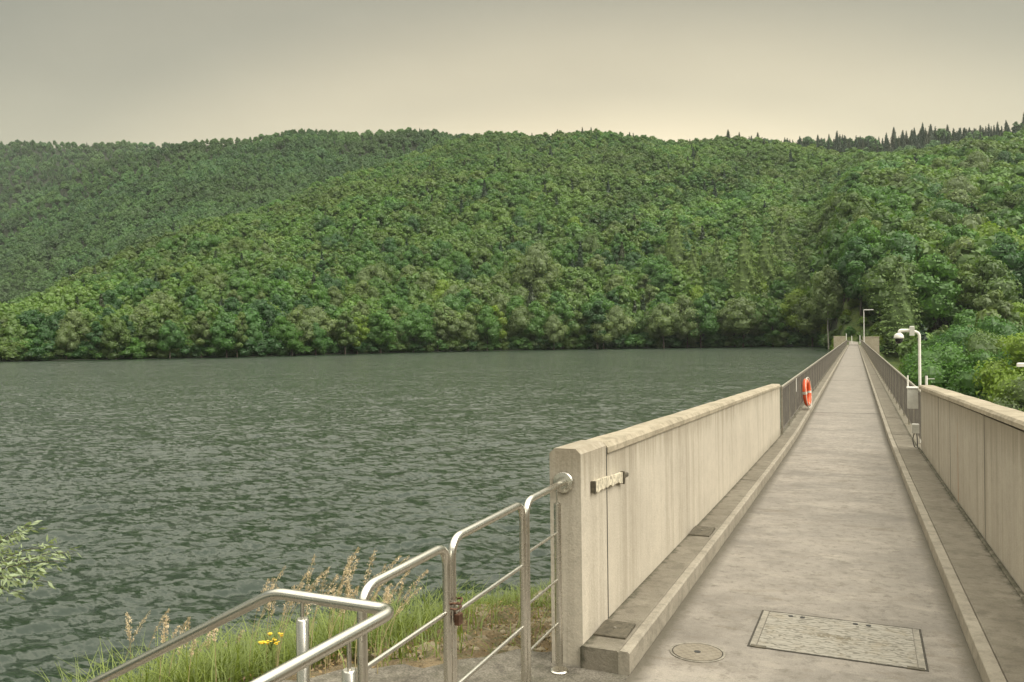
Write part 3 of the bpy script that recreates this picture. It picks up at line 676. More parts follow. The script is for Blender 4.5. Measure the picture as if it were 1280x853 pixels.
def terrain(px, z):
    hor = horizon(px); t = (px - 640) / 1000
    X = z * (RT[0] * t + FW[0]); Y = z * (RT[1] * t + FW[1])
    def rel(yf, zf, th_=9.): return EYE + zf * (hor - yf(px) + np.interp(px, [0, 300, 600, 700, 860, 1000, 1200], [5, 9, 10, 15, 14, 8, 6])) / 1000 - th_
    zs = S_z(px); za = A_z(px); ha = rel(A_y, za)
    u = np.clip((z - zs) / (za - zs), -0.2, 1)
    front = -.6 + (ha + .6) * np.sign(u) * np.abs(u) ** 1.06
    front = np.where(z < zs, WATER + .4 - .12 * (zs - z), front)
    # valley below the dam (right of the crest)
    rv = np.clip((px - 1074) / 24, 0, 1)
    vz = np.interp(z, [20, 60, 100, 150, 190, 240, 300], [-31, -29, -20, -9, 3, 20, 40])
    lin = np.interp(z, [0, 300], [0, 1]); vz2 = 40 + (ha - 40) * np.clip((z - 300) / np.maximum(za - 300, 1), 0, 1)
    valley = np.where(z < 300, vz, vz2)
    a = front * (1 - rv) + valley * rv
    a = np.where(z > za, ha - .42 * (z - za), a)
    hb = rel(B_y, 700.); b_ = np.where(z < 700, hb - .5 * (700 - z), hb - .3 * (z - 700))
    hc = rel(C_y, 1000.); c_ = np.where(z < 1000, hc - .55 * (1000 - z), hc - .25 * (z - 1000))
    hd_ = rel(D_y, 740.); d_ = np.where(z < 740, hd_ - .62 * (740 - z), hd_ - .3 * (z - 740))
    h = np.maximum(np.maximum(a, b_), np.maximum(c_, d_))
    amp = np.clip((z - zs - 10) / 80, 0, 1)
    h = np.where((rv == 0) & (z > zs), np.maximum(h + hnoise(X, Y) * amp, -.9), h + hnoise(X, Y) * amp)
    # level road shelf at the far abutment, with meadow rising behind
    dd = np.clip(1 - np.maximum(np.abs(X - .2) / 6.0 - .45, 0) / .55, 0, 1) * np.clip((212 - Y) / 14, 0, 1) * (Y > 150)
    shelf = np.interp(Y, [150, 174, 180, 200, 212], [-6, -.3, .15, 1.05, 7])
    h = h * (1 - dd) + shelf * dd
    terrain.back = (np.maximum(b_, np.maximum(c_, d_)) > a + 1)
    return X, Y, h
pxs = np.concatenate([np.linspace(-900, 1020, 200), np.linspace(1022, 1120, 70), np.linspace(1125, 1800, 90)])
zz = np.concatenate([np.linspace(25, 140, 24), np.linspace(143, 260, 80), np.linspace(264, 800, 150), np.linspace(810, 1500, 40)])
PX, ZZ = np.meshgrid(pxs, zz)
X, Y, Hh = terrain(PX, ZZ)
# keep the valley floor clear of the dam body and lake
Hh = np.where((PX < 1074) & (ZZ < 150), -34, Hh)
Hh = np.where((PX >= 1074) & (X < 3.0) & (ZZ < 150), -34, Hh)
nr, nc = X.shape; idx = np.arange(nr * nc).reshape(nr, nc)
F = np.stack([idx[:-1, :-1], idx[:-1, 1:], idx[1:, 1:], idx[1:, :-1]], -1).reshape(-1, 4)
o = mesh_np('hills', np.stack([X, Y, Hh], -1).reshape(-1, 3), F, M_hills); tag(o, 'steep wooded hills rising beyond the lake and the valley', 'hills', kind='structure')
# access road climbing from the far end
mb = MB(); ys = np.linspace(END - .5, 196, 16); v = []
for y in ys:
    z = np.interp(y, [175, 176.5, 180, 200], [.02, .06, .2, 1.1]); x0 = -1.2 - max(0, y - 186) * .3; v += [(x0, y, z + .06), (x0 + 1.9, y, z + .06)]
mb.add(v, [(2 * i, 2 * i + 1, 2 * i + 3, 2 * i + 2) for i in range(15)]); tag(mb.build('access_road', M_deck), 'pale road climbing the bank beyond the dam', 'road', kind='structure')

# ------------------------------------------------------------------ water
tcols = np.linspace(-1.02, .46, 620)
pys = np.concatenate([np.linspace(1500, 900, 60)[:-1], np.linspace(900, 436, 940)])   # view-density rows, nearer rows finer
zrow = 3600. / (pys - 423.)
T, Z0 = np.meshgrid(tcols, zrow)
X = Z0 * (RT[0] * T + FW[0]); Y = Z0 * (RT[1] * T + FW[1])
X = np.minimum(X, -1.66)
dz_ = np.gradient(zrow)[:, None]; cell = np.maximum(np.abs(dz_), .0026 * Z0)
Hw = np.zeros_like(X); wd = R(148) ; NC = 64
lam = np.exp(np.linspace(math.log(.24), math.log(3.0), NC))
gustm = 1 + .25 * np.sin(X * .05 + 1) * np.sin(Y * .07)
for l in lam:
    th_ = wd + rng.normal(0, .48); k = 2 * math.pi / l
    sl_ = .037 if l < 1.0 else .020
    a = sl_ / k; ph = rng.uniform(0, 6.28)
    fade = np.clip((l / cell - 2.5) / 3, 0, 1)
    p = k * (X * math.cos(th_) + Y * math.sin(th_)) + ph + .8 * np.sin(X * .11 * (1 + .1 * l) + ph)
    Hw += a * fade * gustm * np.sin(p)
Hw += -np.abs(Hw) * .25
nr, nc = X.shape; idx = np.arange(nr * nc).reshape(nr, nc)
F = np.stack([idx[:-1, :-1], idx[:-1, 1:], idx[1:, 1:], idx[1:, :-1]], -1).reshape(-1, 4)
o = mesh_np('water', np.stack([X, Y, WATER + Hw], -1).reshape(-1, 3), F, M_water); tag(o, 'dark green rippled water of the reservoir', 'lake', kind='structure')
mb = MB(); mb.add([(-420, -90, WATER - .6), (-1.7, -90, WATER - .6), (-1.7, 262, WATER - .6), (-420, 262, WATER - .6)], [(0, 1, 2, 3)])
M_deep = plain('lake_bed', (.02, .03, .02), 1, 0, .2, 1, 0)
tag(mb.build('lake_bed', M_deep), 'dark lake bed below the reservoir water', 'lake bed', kind='structure')

# ------------------------------------------------------------------ trees: prototypes
def quads(P0, Nn, size, tilt=.6, asp=.62):
    n = len(P0); nn = Nn + rng.normal(0, tilt, (n, 3)); nn /= np.linalg.norm(nn, axis=1)[:, None] + 1e-9
    r = rng.normal(0, 1, (n, 3)); u = np.cross(nn, r); u /= np.linalg.norm(u, axis=1)[:, None] + 1e-9; v_ = np.cross(nn, u)
    s = size * rng.uniform(.6, 1.35, (n, 1))
    a = u * s; b_ = v_ * s * asp
    V = np.stack([P0 - a, P0 - b_ * .9, P0 + a, P0 + b_ * .9], 1).reshape(-1, 3)
    return V, np.arange(4 * n).reshape(n, 4)
def ico_blob(c, r):
    t = np.linspace(0, math.pi, 6); p = np.linspace(0, 2 * math.pi, 9)[:-1]
    V = [];
    for a in t:
        for q in p: V.append((math.sin(a) * math.cos(q), math.sin(a) * math.sin(q), math.cos(a)))
    V = np.array(V) * (r * rng.uniform(.85, 1.1, (len(V), 1))) + c; F = []
    for i in range(5):
        for j in range(8): F.append((i * 8 + j, i * 8 + (j + 1) % 8, (i + 1) * 8 + (j + 1) % 8, (i + 1) * 8 + j))
    return V, np.array(F)
def crown_mesh(name, kind, nq, qs):
    """unit tree: height 10, returns mesh. kind: round, tall, spread, birch"""
    w_, zb, zt = {'round': (3.3, 1.6, 10), 'tall': (2.3, 1.4, 10), 'spread': (4.0, 2.2, 10), 'birch': (2.1, 3.4, 10)}[kind]
    lobes = []
    nl = {'round': 15, 'tall': 13, 'spread': 17, 'birch': 14}[kind]
    for i in range(nl):
        u = (i + .5) / nl; z = zb + 1.1 + (zt - zb - 2.2) * u
        prof = math.sin(math.pi * min(1, (u * .8 + .22))) ** .7
        a = i * 2.4 + rng.uniform(-.5, .5); rr = w_ * prof * rng.uniform(.35, .72)
        if i == nl - 1: rr = .2
        lobes.append((np.array([math.cos(a) * rr, math.sin(a) * rr, z]), w_ * rng.uniform(.33, .5) * (.55 + .45 * prof)))
    Vs, Fs, Ts = [], [], []; off = 0
    tot = sum(l[1] ** 2 for l in lobes)
    for c, r in lobes:
        n = max(6, int(nq * r * r / tot)); d = rng.normal(0, 1, (n, 3)); d[:, 2] += .25; d /= np.linalg.norm(d, axis=1)[:, None]
        P0 = c + d * r * rng.uniform(.72, 1.12, (n, 1)) * np.array([1, 1, .82])
        V, F_ = quads(P0, d, qs * (.75 if kind == 'birch' else 1), .42); tn = np.repeat(np.clip(rng.normal(.5, .2) + rng.normal(0, .16, n), 0, 1), 4)
        Vs.append(V); Fs.append(F_ + off); off += len(V); Ts.append(tn)
        if kind != 'birch' or r > .9:
            V, F_ = ico_blob(c, r * .70); Vs.append(V); Fs.append(F_ + off); off += len(V); Ts.append(np.full(len(V), .4))
    return np.concatenate(Vs), np.concatenate(Fs), np.concatenate(Ts)
def conifer_mesh(nq, qs, w_=1.9, ragged=.25):
    Vs, Fs, Ts = [], [], []; off = 0; n = nq
    tiers = 17
    for i in range(tiers):
        u = i / (tiers - 1); z = .9 + 8.6 * u; R0 = w_ * (1 - u) ** .85 * rng.uniform(1 - ragged, 1 + ragged * .5) + .12
        m_ = max(8, int(nq / tiers * (1.7 * (1 - u) + .3)))
        a = rng.uniform(0, 2 * math.pi, m_); a = a + .25 * np.sin(a * 5 + i)
        rr = R0 * np.sqrt(rng.uniform(.05, 1, m_)) * (1 + .22 * np.sin(a * 6 + i * 1.7))
        P0 = np.stack([np.cos(a) * rr, np.sin(a) * rr, z - .28 * rr + rng.normal(0, .10, m_)], 1)
        d = np.stack([np.cos(a) * .5, np.sin(a) * .5, np.full(m_, .9)], 1)
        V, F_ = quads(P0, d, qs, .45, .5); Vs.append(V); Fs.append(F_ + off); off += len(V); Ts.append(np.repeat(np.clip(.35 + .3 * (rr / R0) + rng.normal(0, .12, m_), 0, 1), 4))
    V, F_ = ico_blob(np.array([0, 0, 0.]), 1.0); V = V * np.array([w_ * .62, w_ * .62, 4.3]) + np.array([0, 0, 4.7]); V[:, :2] *= np.clip(1.25 - V[:, 2:3] / 9.5, .1, 1)
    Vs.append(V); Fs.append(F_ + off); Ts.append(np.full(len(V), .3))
    return np.concatenate(Vs), np.concatenate(Fs), np.concatenate(Ts)
def raw_mesh(data, mat):
    V, F_, T_ = data; me = mesh_np('#crown', V, F_, mat, False, None, T_); me.name = 'crown_mesh'; return me
def trunk_mesh(mat, r=.17, top=8.2, lean=.3, branches=5):
    mb = MB(); pts = [(lean * math.sin(k * .6) * k / 8, lean * .6 * math.cos(k) * k / 8, top * k / 8) for k in range(9)]
    mb.tube(pts, [r * (1 - .8 * k / 8) for k in range(9)], 7)
    for k in range(branches):
        a = k * 2.4; z = 2.2 + k * .95; l = 1.5
        mb.tube([(0, 0, z), (math.cos(a) * l * .5, math.sin(a) * l * .5, z + .5), (math.cos(a) * l, math.sin(a) * l, z + 1.3)], [r * .4, r * .3, r * .12], 5)
    me = bpy.data.meshes.new('trunk_mesh'); me.from_pydata(mb.v, [], mb.f); me.polygons.foreach_set('use_smooth', mb.sm); me.materials.append(mat); return me
SHAPES = ['round', 'tall', 'spread', 'birch']
NEAR = {}
for s in SHAPES:
    for k in range(3):
        data = crown_mesh('c', s, 4200, .19)
        for tn, mt in LEAFTONES.items(): NEAR[(s, k, tn)] = (data, mt)
NEARME = {}
CLOSE = {}
def close_mesh(s, tn):
    if (s, tn) not in CLOSE: CLOSE[(s, tn)] = raw_mesh(crown_mesh('c', s, 15000, .085), LEAFTONES[tn])
    return CLOSE[(s, tn)]
def near_mesh(s, k, tn):
    if (s, k, tn) not in NEARME: NEARME[(s, k, tn)] = raw_mesh(*NEAR[(s, k, tn)])
    return NEARME[(s, k, tn)]
T_bark = trunk_mesh(M_bark); T_birch = trunk_mesh(M_birch, .11, 9.0, .3, 0)
T_con = trunk_mesh(M_bark, .14, 9.5, .02, 0)
CON = [raw_mesh(conifer_mesh(1300, .30), M_needle) for _ in range(3)]
CONP = raw_mesh(conifer_mesh(11000, .105, 2.1, .10), M_needlepale)

bV, bF, bT = crown_mesh('c', 'spread', 2400, .26); BME = {}
def BUSH(tn):
    if tn not in BME: BME[tn] = raw_mesh((bV * np.array([1, 1, .85]) - np.array([0, 0, 1.9]), bF, bT), LEAFTONES[tn])
    return BME[tn]
# scatter candidate trees
cands = []   # px, z, X, Y, h, height, shape, far
def scatter(pa, pb, za, zb, spacing_f, hf, layer):
    z = za
    while z < zb:
        sp = spacing_f(z); px = pa + random.uniform(0, 1) * sp * 1000 / z
        while px < pb:
            jz = z + random.uniform(-.5, .5) * sp; jp = px + random.uniform(-.45, .45) * sp * 1000 / z
            cands.append((jp, jz, hf(jz)))
            px += sp * 1000 / z * random.uniform(.8, 1.2)
        z += sp * random.uniform(.85, 1.0)
scatter(-330, 1074, 158, 345, lambda z: 5.0 if z < 260 else 5.6, lambda z: random.uniform(7.5, 12), 0)
scatter(-330, 1100, 345, 620, lambda z: 5.4, lambda z: random.uniform(8, 11), 1)
pq = -330.
while pq < 1050:
    zq = float(np.interp(pq, [-900, -300, 0, 320, 500, 700, 900, 1030, 1045, 1056], [150, 160, 171, 190, 225, 247, 250, 243, 205, 168]))
    cands.append((pq, zq + random.uniform(.6, 3.5), random.uniform(5.5, 9.5))); pq += random.uniform(2.6, 4.4) * 1000 / zq
scatter(-330, 760, 470, 740, lambda z: 6.0, lambda z: random.uniform(7, 9), 2)
scatter(-330, 420, 760, 1020, lambda z: 8.5, lambda z: random.uniform(8, 12), 2)
scatter(1066, 1420, 82, 300, lambda z: 7.4, lambda z: random.uniform(11, 16), 3)
scatter(1066, 1420, 300, 560, lambda z: 6.2, lambda z: random.uniform(10, 14), 3)
scatter(700, 1420, 600, 760, lambda z: 7.0, lambda z: random.uniform(9, 13), 4)
C_ = np.array(cands); C_[:, 2] *= np.interp(C_[:, 0], [200, 620, 1000], [1.0, 1.2, 1.5]) * np.interp(C_[:, 1], [200, 260, 400, 520], [1.0, 1.1, 1.0, .85]); X, Y, Hh = terrain(C_[:, 0], C_[:, 1]); BK = terrain.back; hts = C_[:, 2]; px = C_[:, 0]; zz = C_[:, 1]
ok = (Hh > WATER - .2) | ((px > 1074) & (X > 6))
ok &= ~((px > 1040) & (X < 6) & (zz < 163))
ok &= ~((np.abs(X + .3) < 5.5) & (Y < 199) & (Y > 140))
ok &= ~((X < 9.5) & (X > -2) & (Y < 174) & (Y > 90))
# hide what the terrain itself hides from everywhere near the camera: compare with running skyline
def skyline_ok(px, zz, top):
    keep = np.ones(len(px), bool)
    zs = np.linspace(40, 1000, 120)
    best = np.full(len(px), -9.)
    for q in zs:
        _, _, h = terrain(px, np.full(len(px), q)); e = (h + 5 - EYE) / q
        m_ = q < zz - 8; best = np.where(m_, np.maximum(best, e), best)
    return (top - EYE) / zz > best - .004
# trees at the dam foot stay below the line of the slope behind them
lim = np.interp(px, [1074, 1150, 1220, 1280, 1400], [426, 408, 392, 378, 360]) + rng.uniform(-16, 14, len(px))
cap = EYE + zz * (horizon(px) - lim) / 1000 - Hh
low = (px > 1072) & (zz < 172); hts = np.where(low, np.minimum(hts, cap), hts); ok &= ~(low & (hts < 6.5))
ok &= ~((px > 1105) & (px < 1146) & (zz > 150) & (zz < 182))
ok &= ~((X > -9) & (X < 6.5) & (Y < 207) & (Y > 140))
ok &= skyline_ok(px, zz, Hh + hts)
px, zz, X, Y, Hh, hts, BK = px[ok], zz[ok], X[ok], Y[ok], Hh[ok], hts[ok], BK[ok]
# visible share on a coarse picture grid, front to back
order = np.argsort(zz); G = np.zeros((214, 400), bool)
vis = np.zeros(len(px))
for i in order:
    s = 250 / zz[i]; cx = px[i] / 4 + 40; hor = horizon(px[i])
    yt = (hor / 4) - (Hh[i] + hts[i] - EYE) * s; yb_ = (hor / 4) - (Hh[i] + 1 - EYE) * s; r = hts[i] * .30 * s
    # parapets and railings cover what is below them on the right
    x0, x1 = int(max(40, cx - r)), int(min(360, cx + r + 1)); y0, y1 = int(max(0, yt)), int(min(213, yb_ + 1))
    if x1 <= x0 or y1 <= y0: continue
    lim = np.interp(cx * 4 - 160, [0, 1070, 1148, 1280], [900, 424, 480, 520]) / 4
    y1 = int(min(y1, lim)) if px[i] > 1074 else y1
    if y1 <= y0: continue
    sub = G[y0:y1, x0:x1]; vis[i] = (~sub).sum(); G[y0:y1, x0:x1] = True
sel = np.argsort(-vis)
n_ind = 280
ind = set(int(i) for i in sel[:n_ind] if vis[i] > 0)
print('trees', len(px), 'individual', len(ind))

tone_noise = lambda x, y: .5 + .25 * math.sin(x * .045 + 1) + .25 * math.sin(y * .05 + x * .02)
def zone(p, z, x, y):
    if p > 1074:
        if z < 150: return 'in the valley close below the right parapet'
        if z < 230: return 'on the valley slope behind the dam railing'
        return 'high on the slope above the valley'
    if p < 210: return 'on the far shore under the left ridge'
    if p < 430: return 'on the far shore below the side valley'
    if p < 640: return 'on the far shore at the middle of the lake'
    if p < 860: return 'on the far shore right of the middle'
    return 'on the far shore near the end of the dam'
SHN = {'round': 'round-crowned', 'tall': 'narrow upright', 'spread': 'wide-crowned', 'birch': 'light-trunked loose'}
def add_tree(x, y, z, ht, shape, k, tn, label, group=None, name='broadleaf_tree', wide=1.0, rz=None):
    dist = math.hypot(x, y)
    r = empty(name, (x, y, z), random.uniform(0, 6.28) if rz is None else rz)
    s = ht / 10; r.scale = (s * wide, s * wide, s)
    tag(r, label, 'tree', group)
    new_obj('crown', close_mesh(shape, tn) if dist < 140 else near_mesh(shape, k, tn), r)
    new_obj('trunk', T_birch if shape == 'birch' else T_bark, r)
    return r
far = []
for i in range(len(px)):
    if i in ind:
        q = random.random(); tv = tone_noise(X[i], Y[i])
        shape = 'round' if q < .46 else 'spread' if q < .70 else 'tall' if q < .955 else 'birch'
        if shape == 'birch' and zz[i] < S_z(px[i]) + 14: shape = 'tall'
        q2 = random.random() * .75 + tv * .25
        tn = 'deep green' if q2 < .26 else 'mid green' if q2 < .60 else 'olive' if q2 < .72 else 'pale grey-green' if q2 < .88 else 'bright yellow-green'
        if 480 < px[i] < 1045 and zz[i] < S_z(px[i]) + 30 and random.random() < .5: tn = random.choice(['pale grey-green', 'mid green', 'bright yellow-green', 'pale grey-green'])
        zn = zone(px[i], zz[i], X[i], Y[i])
        lab = f'{SHN[shape]} {tn} tree {zn}'
        add_tree(X[i], Y[i], Hh[i] - .3, hts[i], shape, random.randrange(3), tn, lab, lab.replace(' tree ', ' trees '), wide=random.uniform(.9, 1.2))
    else: far.append(i)

# individually recognisable trees
def at(pxv, z): 
    x, y, h = terrain(np.array([float(pxv)]), np.array([float(z)])); return float(x[0]), float(y[0]), float(h[0])
def special(kind, pxv, z, top_py, label, tn=None, wide=1.0, name='broadleaf_tree', k=0):
    x, y, h = at(pxv, z); top = EYE + z * (horizon(pxv) - top_py) / 1000; ht = max(5, top - h)
    if kind in ('conifer', 'palecon'):
        r = empty(name, (x, y, h - .2), random.uniform(0, 6)); s = ht / 10; r.scale = (s * wide, s * wide, s); tag(r, label, 'tree')
        new_obj('crown', CONP if kind == 'palecon' else CON[k], r); new_obj('trunk', T_con, r)
    else: add_tree(x, y, h - .2, ht, kind, k, tn, label, None, name, wide)
special('palecon', 1126, 172, 316, 'tall pale green conical tree standing right of the far lamp', wide=1.35, name='conifer_tree')
special('birch', 1036, 196, 318, 'tall birch with white trunk left of the far road end', 'pale grey-green', .8, 'birch_tree', 0)
special('birch', 1052, 226, 310, 'slender birch with white trunk just above the far road end', 'pale grey-green', .75, 'birch_tree', 1)
special('round', 1112, 330, 244, 'bright yellow-green tree standing out on the upper right slope', 'bright yellow-green', 1.3, k=1)
special('spread', 1150, 318, 262, 'lower yellow-green tree just right of the brightest one', 'bright yellow-green', 1.2, k=2)
special('spread', 1262, 108, 405, 'big bright yellow-green tree at the right edge above the parapet', 'bright yellow-green', .85, k=0)
special('tall', 1162, 120, 410, 'yellow-green upright tree directly behind the camera pole', 'olive', .9, k=1)
special('palecon', 932, 262, 272, 'pale conical larch rising from the far shore forest', wide=1.0, name='conifer_tree')
special('palecon', 897, 270, 292, 'smaller pale conical larch left of the tall one', wide=1.0, name='conifer_tree')
special('spread', 672, 275, 300, 'large grey-green tree standing above the far shore near the middle', 'pale grey-green', .9, k=1)
for pv, zv, ty, lb in ((868, 285, 300, 'pale pointed larch in the middle of the lower right slope'), (958, 270, 280, 'pale pointed larch nearest the far dam end'), (978, 300, 262, 'high pale larch above the far dam end'), (845, 300, 262, 'pale larch on the slope left of the larch group'), (1004, 262, 305, 'small pale larch just left of the tall birch')):
    special('palecon', pv, zv, ty, lb, wide=1.15, name='conifer_tree')
# dead tree with bare pale twigs
x, y, h = at(604, 262); top = EYE + 262 * (horizon(604) - 350) / 1000
r = empty('dead_tree', (x, y, h), 0); tag(r, 'bare pale dead tree among the green trees above the shore', 'tree'); mb = MB()
def twig(p, d, l, rad, dep):
    q = p + d * l; mb.tube([p, q], [rad, rad * .6], 4, False)
    if dep:
        for _ in range(4): twig(p + d * l * random.uniform(.5, 1), (d + Vector((random.uniform(-.7, .7), random.uniform(-.7, .7), random.uniform(-.1, .5)))).normalized(), l * .62, rad * .55, dep - 1)
twig(Vector((0, 0, 0)), Vector((0, 0, 1)), (top - h) * .42, .22, 4); mb.build('branches', M_deadwood, r)
mb = MB(); mb.tube([(0, 0, -1), (.1, 0, 2.5)], [.3, .24], 7); mb.build('trunk', M_deadwood, r)

special('round', 1222, 100, 420, 'full green tree just left of the big bright one above the right parapet', 'mid green', 1.0, k=2)
special('spread', 1196, 112, 400, 'leafy mid-height tree to the right of the camera pole', 'mid green', .9, k=1)
special('round', 1285, 92, 398, 'bright green tree cut by the right picture edge', 'bright yellow-green', .95, k=1)
special('tall', 1240, 135, 345, 'tall pale tree rising behind the bright trees at the right edge', 'pale grey-green', 1.0, k=0)
for k in range(70):
    x = random.uniform(-8, 7.5); y = random.uniform(183, 216)
    if -2.6 < x < 1.6 and y < 200: continue
    t_ = (x * RT[0] + y * RT[1]) / (x * FW[0] + y * FW[1]); _, _, h = at(640 + 1000 * t_, x * FW[0] + y * FW[1])
    tn = random.choice(['bright yellow-green', 'mid green', 'olive', 'bright yellow-green']); r = new_obj('shrub', BUSH(tn)); r.location = (x, y, h - .2); s = random.uniform(.14, .46); r.scale = (s, s, s); r.rotation_euler.z = k
    tag(r, f'small {tn} bush on the slope behind the far end of the dam', 'shrub', f'{tn} bushes behind the far end of the dam')

# skyline spruces
ncon = 0
sp = [(x_, None) for x_ in (648, 655, 660, 668, 690, 700, 706, 713, 742, 751, 780, 790, 801, 822, 830, 865, 878, 722, 731, 760, 772, 812, 838, 846, 858, 872, 884, 893, 905, 916, 928, 941)]
for p_, _ in sp:
    z = float(A_z(p_)) + random.uniform(-6, 10); x, y, h = at(p_, z); ht = random.uniform(5.5, 11.5)
    r = empty('spruce', (x, y, h), random.uniform(0, 6)); s = ht / 10; r.scale = (s * random.uniform(.9, 1.35), s * random.uniform(.9, 1.35), s)
    tag(r, 'dark spiky spruce on the skyline of the middle hill', 'tree', 'spruces on the middle skyline'); new_obj('crown', random.choice(CON), r); new_obj('trunk', T_con, r)
p_ = 905.
while p_ < 1300:
    z = 740 + random.uniform(-22, 14); x, y, h = at(p_, z); ht = random.choice((random.uniform(9, 14), random.uniform(12, 17), random.uniform(16, 21)))
    r = empty('spruce', (x, y, h), random.uniform(0, 6)); s = ht / 10; r.scale = (s * random.uniform(.9, 1.35), s * random.uniform(.9, 1.35), s)
    tag(r, 'dark spiky spruce on the skyline of the right ridge', 'tree', 'spruces on the right skyline'); new_obj('crown', random.choice(CON), r); new_obj('trunk', T_con, r)
    p_ += random.choice((3, 4, 6, 8, 11, 3))
mixs = []
for k in range(120):
    p_ = random.choice((random.uniform(640, 1280), random.uniform(860, 1280), random.uniform(860, 1280), random.uniform(250, 700))); z = random.uniform(250, 480); x, y, h = at(p_, z)
    if h < 2 or abs(x) < 7: continue
    if p_ > 1074 and z < 260: continue
    ht = random.uniform(12, 19) if p_ > 600 else random.uniform(9.5, 13); r = empty('conifer_tree', (x, y, h), random.uniform(0, 6)); s = ht / 10; r.scale = (s, s, s)
    pale = random.random() < .35
    tag(r, ('pale green larch' if pale else 'dark green spruce') + ' standing among broadleaf trees on the ' + ('right slope' if p_ > 900 else 'middle slope' if p_ > 600 else 'left spur'), 'tree', ('larches' if pale else 'spruces') + ' scattered on the ' + ('right slope' if p_ > 900 else 'middle slope' if p_ > 600 else 'left spur'))
    new_obj('crown', CONP if pale else random.choice(CON), r); new_obj('trunk', T_con, r)

# the rest of the wood: one object; instances of low crowns on points
srcs = []
for s, nq, qs in (('round', 1100, .36), ('spread', 1100, .38), ('tall', 900, .34), ('round', 1100, .36), ('tall', 800, .36), ('spread', 1000, .38)):
    me = raw_mesh(crown_mesh('c', s, nq, qs), M_leafmass); ob = bpy.data.objects.new('crown_source', me); srcs.append(ob)
me = raw_mesh(conifer_mesh(450, .5), M_needle); srcs.append(bpy.data.objects.new('crown_source', me))
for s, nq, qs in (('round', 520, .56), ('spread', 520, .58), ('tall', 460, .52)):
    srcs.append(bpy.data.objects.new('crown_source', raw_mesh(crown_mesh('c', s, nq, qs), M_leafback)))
far = np.array(far); P0 = np.stack([X[far], Y[far], Hh[far] - .4], 1)
back = BK[far]
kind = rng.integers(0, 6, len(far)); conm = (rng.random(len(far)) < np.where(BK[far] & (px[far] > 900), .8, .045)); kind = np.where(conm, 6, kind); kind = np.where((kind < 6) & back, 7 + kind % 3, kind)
pm = bpy.data.meshes.new('forest_points'); pm.vertices.add(len(far)); pm.vertices.foreach_set('co', P0.astype(np.float32).ravel())
for nme, val, typ in (('kindi', kind.astype(np.int32), 'INT'), ('rot', rng.uniform(0, 6.28, len(far)).astype(np.float32), 'FLOAT'), ('sc', (hts[far] / 10).astype(np.float32), 'FLOAT'), ('wd', (hts[far] / 10 * np.where(kind == 6, .9, np.interp(zz[far], [250, 350], [1.05, 1.16]))).astype(np.float32), 'FLOAT')):
    a = pm.attributes.new(nme, typ, 'POINT'); a.data.foreach_set('value', val)
fo = new_obj('forest', pm); tag(fo, 'dense mixed woodland covering the hills behind the shoreline trees', 'forest', kind='stuff')
ng = bpy.data.node_groups.new('forest_nodes', 'GeometryNodeTree')
ng.interface.new_socket('Geometry', in_out='INPUT', socket_type='NodeSocketGeometry'); ng.interface.new_socket('Geometry', in_out='OUTPUT', socket_type='NodeSocketGeometry')
gi = ng.nodes.new('NodeGroupInput'); go = ng.nodes.new('NodeGroupOutput'); join = ng.nodes.new('GeometryNodeJoinGeometry')
at_k = ng.nodes.new('GeometryNodeInputNamedAttribute'); at_k.data_type = 'INT'; at_k.inputs[0].default_value = 'kindi'
at_r = ng.nodes.new('GeometryNodeInputNamedAttribute'); at_r.data_type = 'FLOAT'; at_r.inputs[0].default_value = 'rot'
at_s = ng.nodes.new('GeometryNodeInputNamedAttribute'); at_s.data_type = 'FLOAT'; at_s.inputs[0].default_value = 'sc'
at_w = ng.nodes.new('GeometryNodeInputNamedAttribute'); at_w.data_type = 'FLOAT'; at_w.inputs[0].default_value = 'wd'
cs_ = ng.nodes.new('ShaderNodeCombineXYZ'); ng.links.new(at_w.outputs[0], cs_.inputs[0]); ng.links.new(at_w.outputs[0], cs_.inputs[1]); ng.links.new(at_s.outputs[0], cs_.inputs[2])
cr_ = ng.nodes.new('ShaderNodeCombineXYZ'); ng.links.new(at_r.outputs[0], cr_.inputs[2])
m2p = ng.nodes.new('GeometryNodeMeshToPoints'); ng.links.new(gi.outputs[0], m2p.inputs[0])
for k, ob in enumerate(srcs):
    oi = ng.nodes.new('GeometryNodeObjectInfo'); oi.inputs[0].default_value = ob; oi.inputs['As Instance'].default_value = False
    cmp_ = ng.nodes.new('FunctionNodeCompare'); cmp_.data_type = 'INT'; cmp_.operation = 'EQUAL'
    ins = [s_ for s_ in cmp_.inputs if s_.type == 'INT']; ng.links.new(at_k.outputs[0], ins[0]); ins[1].default_value = k
    iop = ng.nodes.new('GeometryNodeInstanceOnPoints'); ng.links.new(m2p.outputs[0], iop.inputs['Points']); ng.links.new(cmp_.outputs[0], iop.inputs['Selection'])
    ng.links.new(oi.outputs['Geometry'], iop.inputs['Instance']); ng.links.new(cr_.outputs[0], iop.inputs['Rotation']); ng.links.new(cs_.outputs[0], iop.inputs['Scale'])
    ng.links.new(iop.outputs[0], join.inputs[0])
ng.links.new(join.outputs[0], go.inputs[0])
md = fo.modifiers.new('forest', 'NODES'); md.node_group = ng

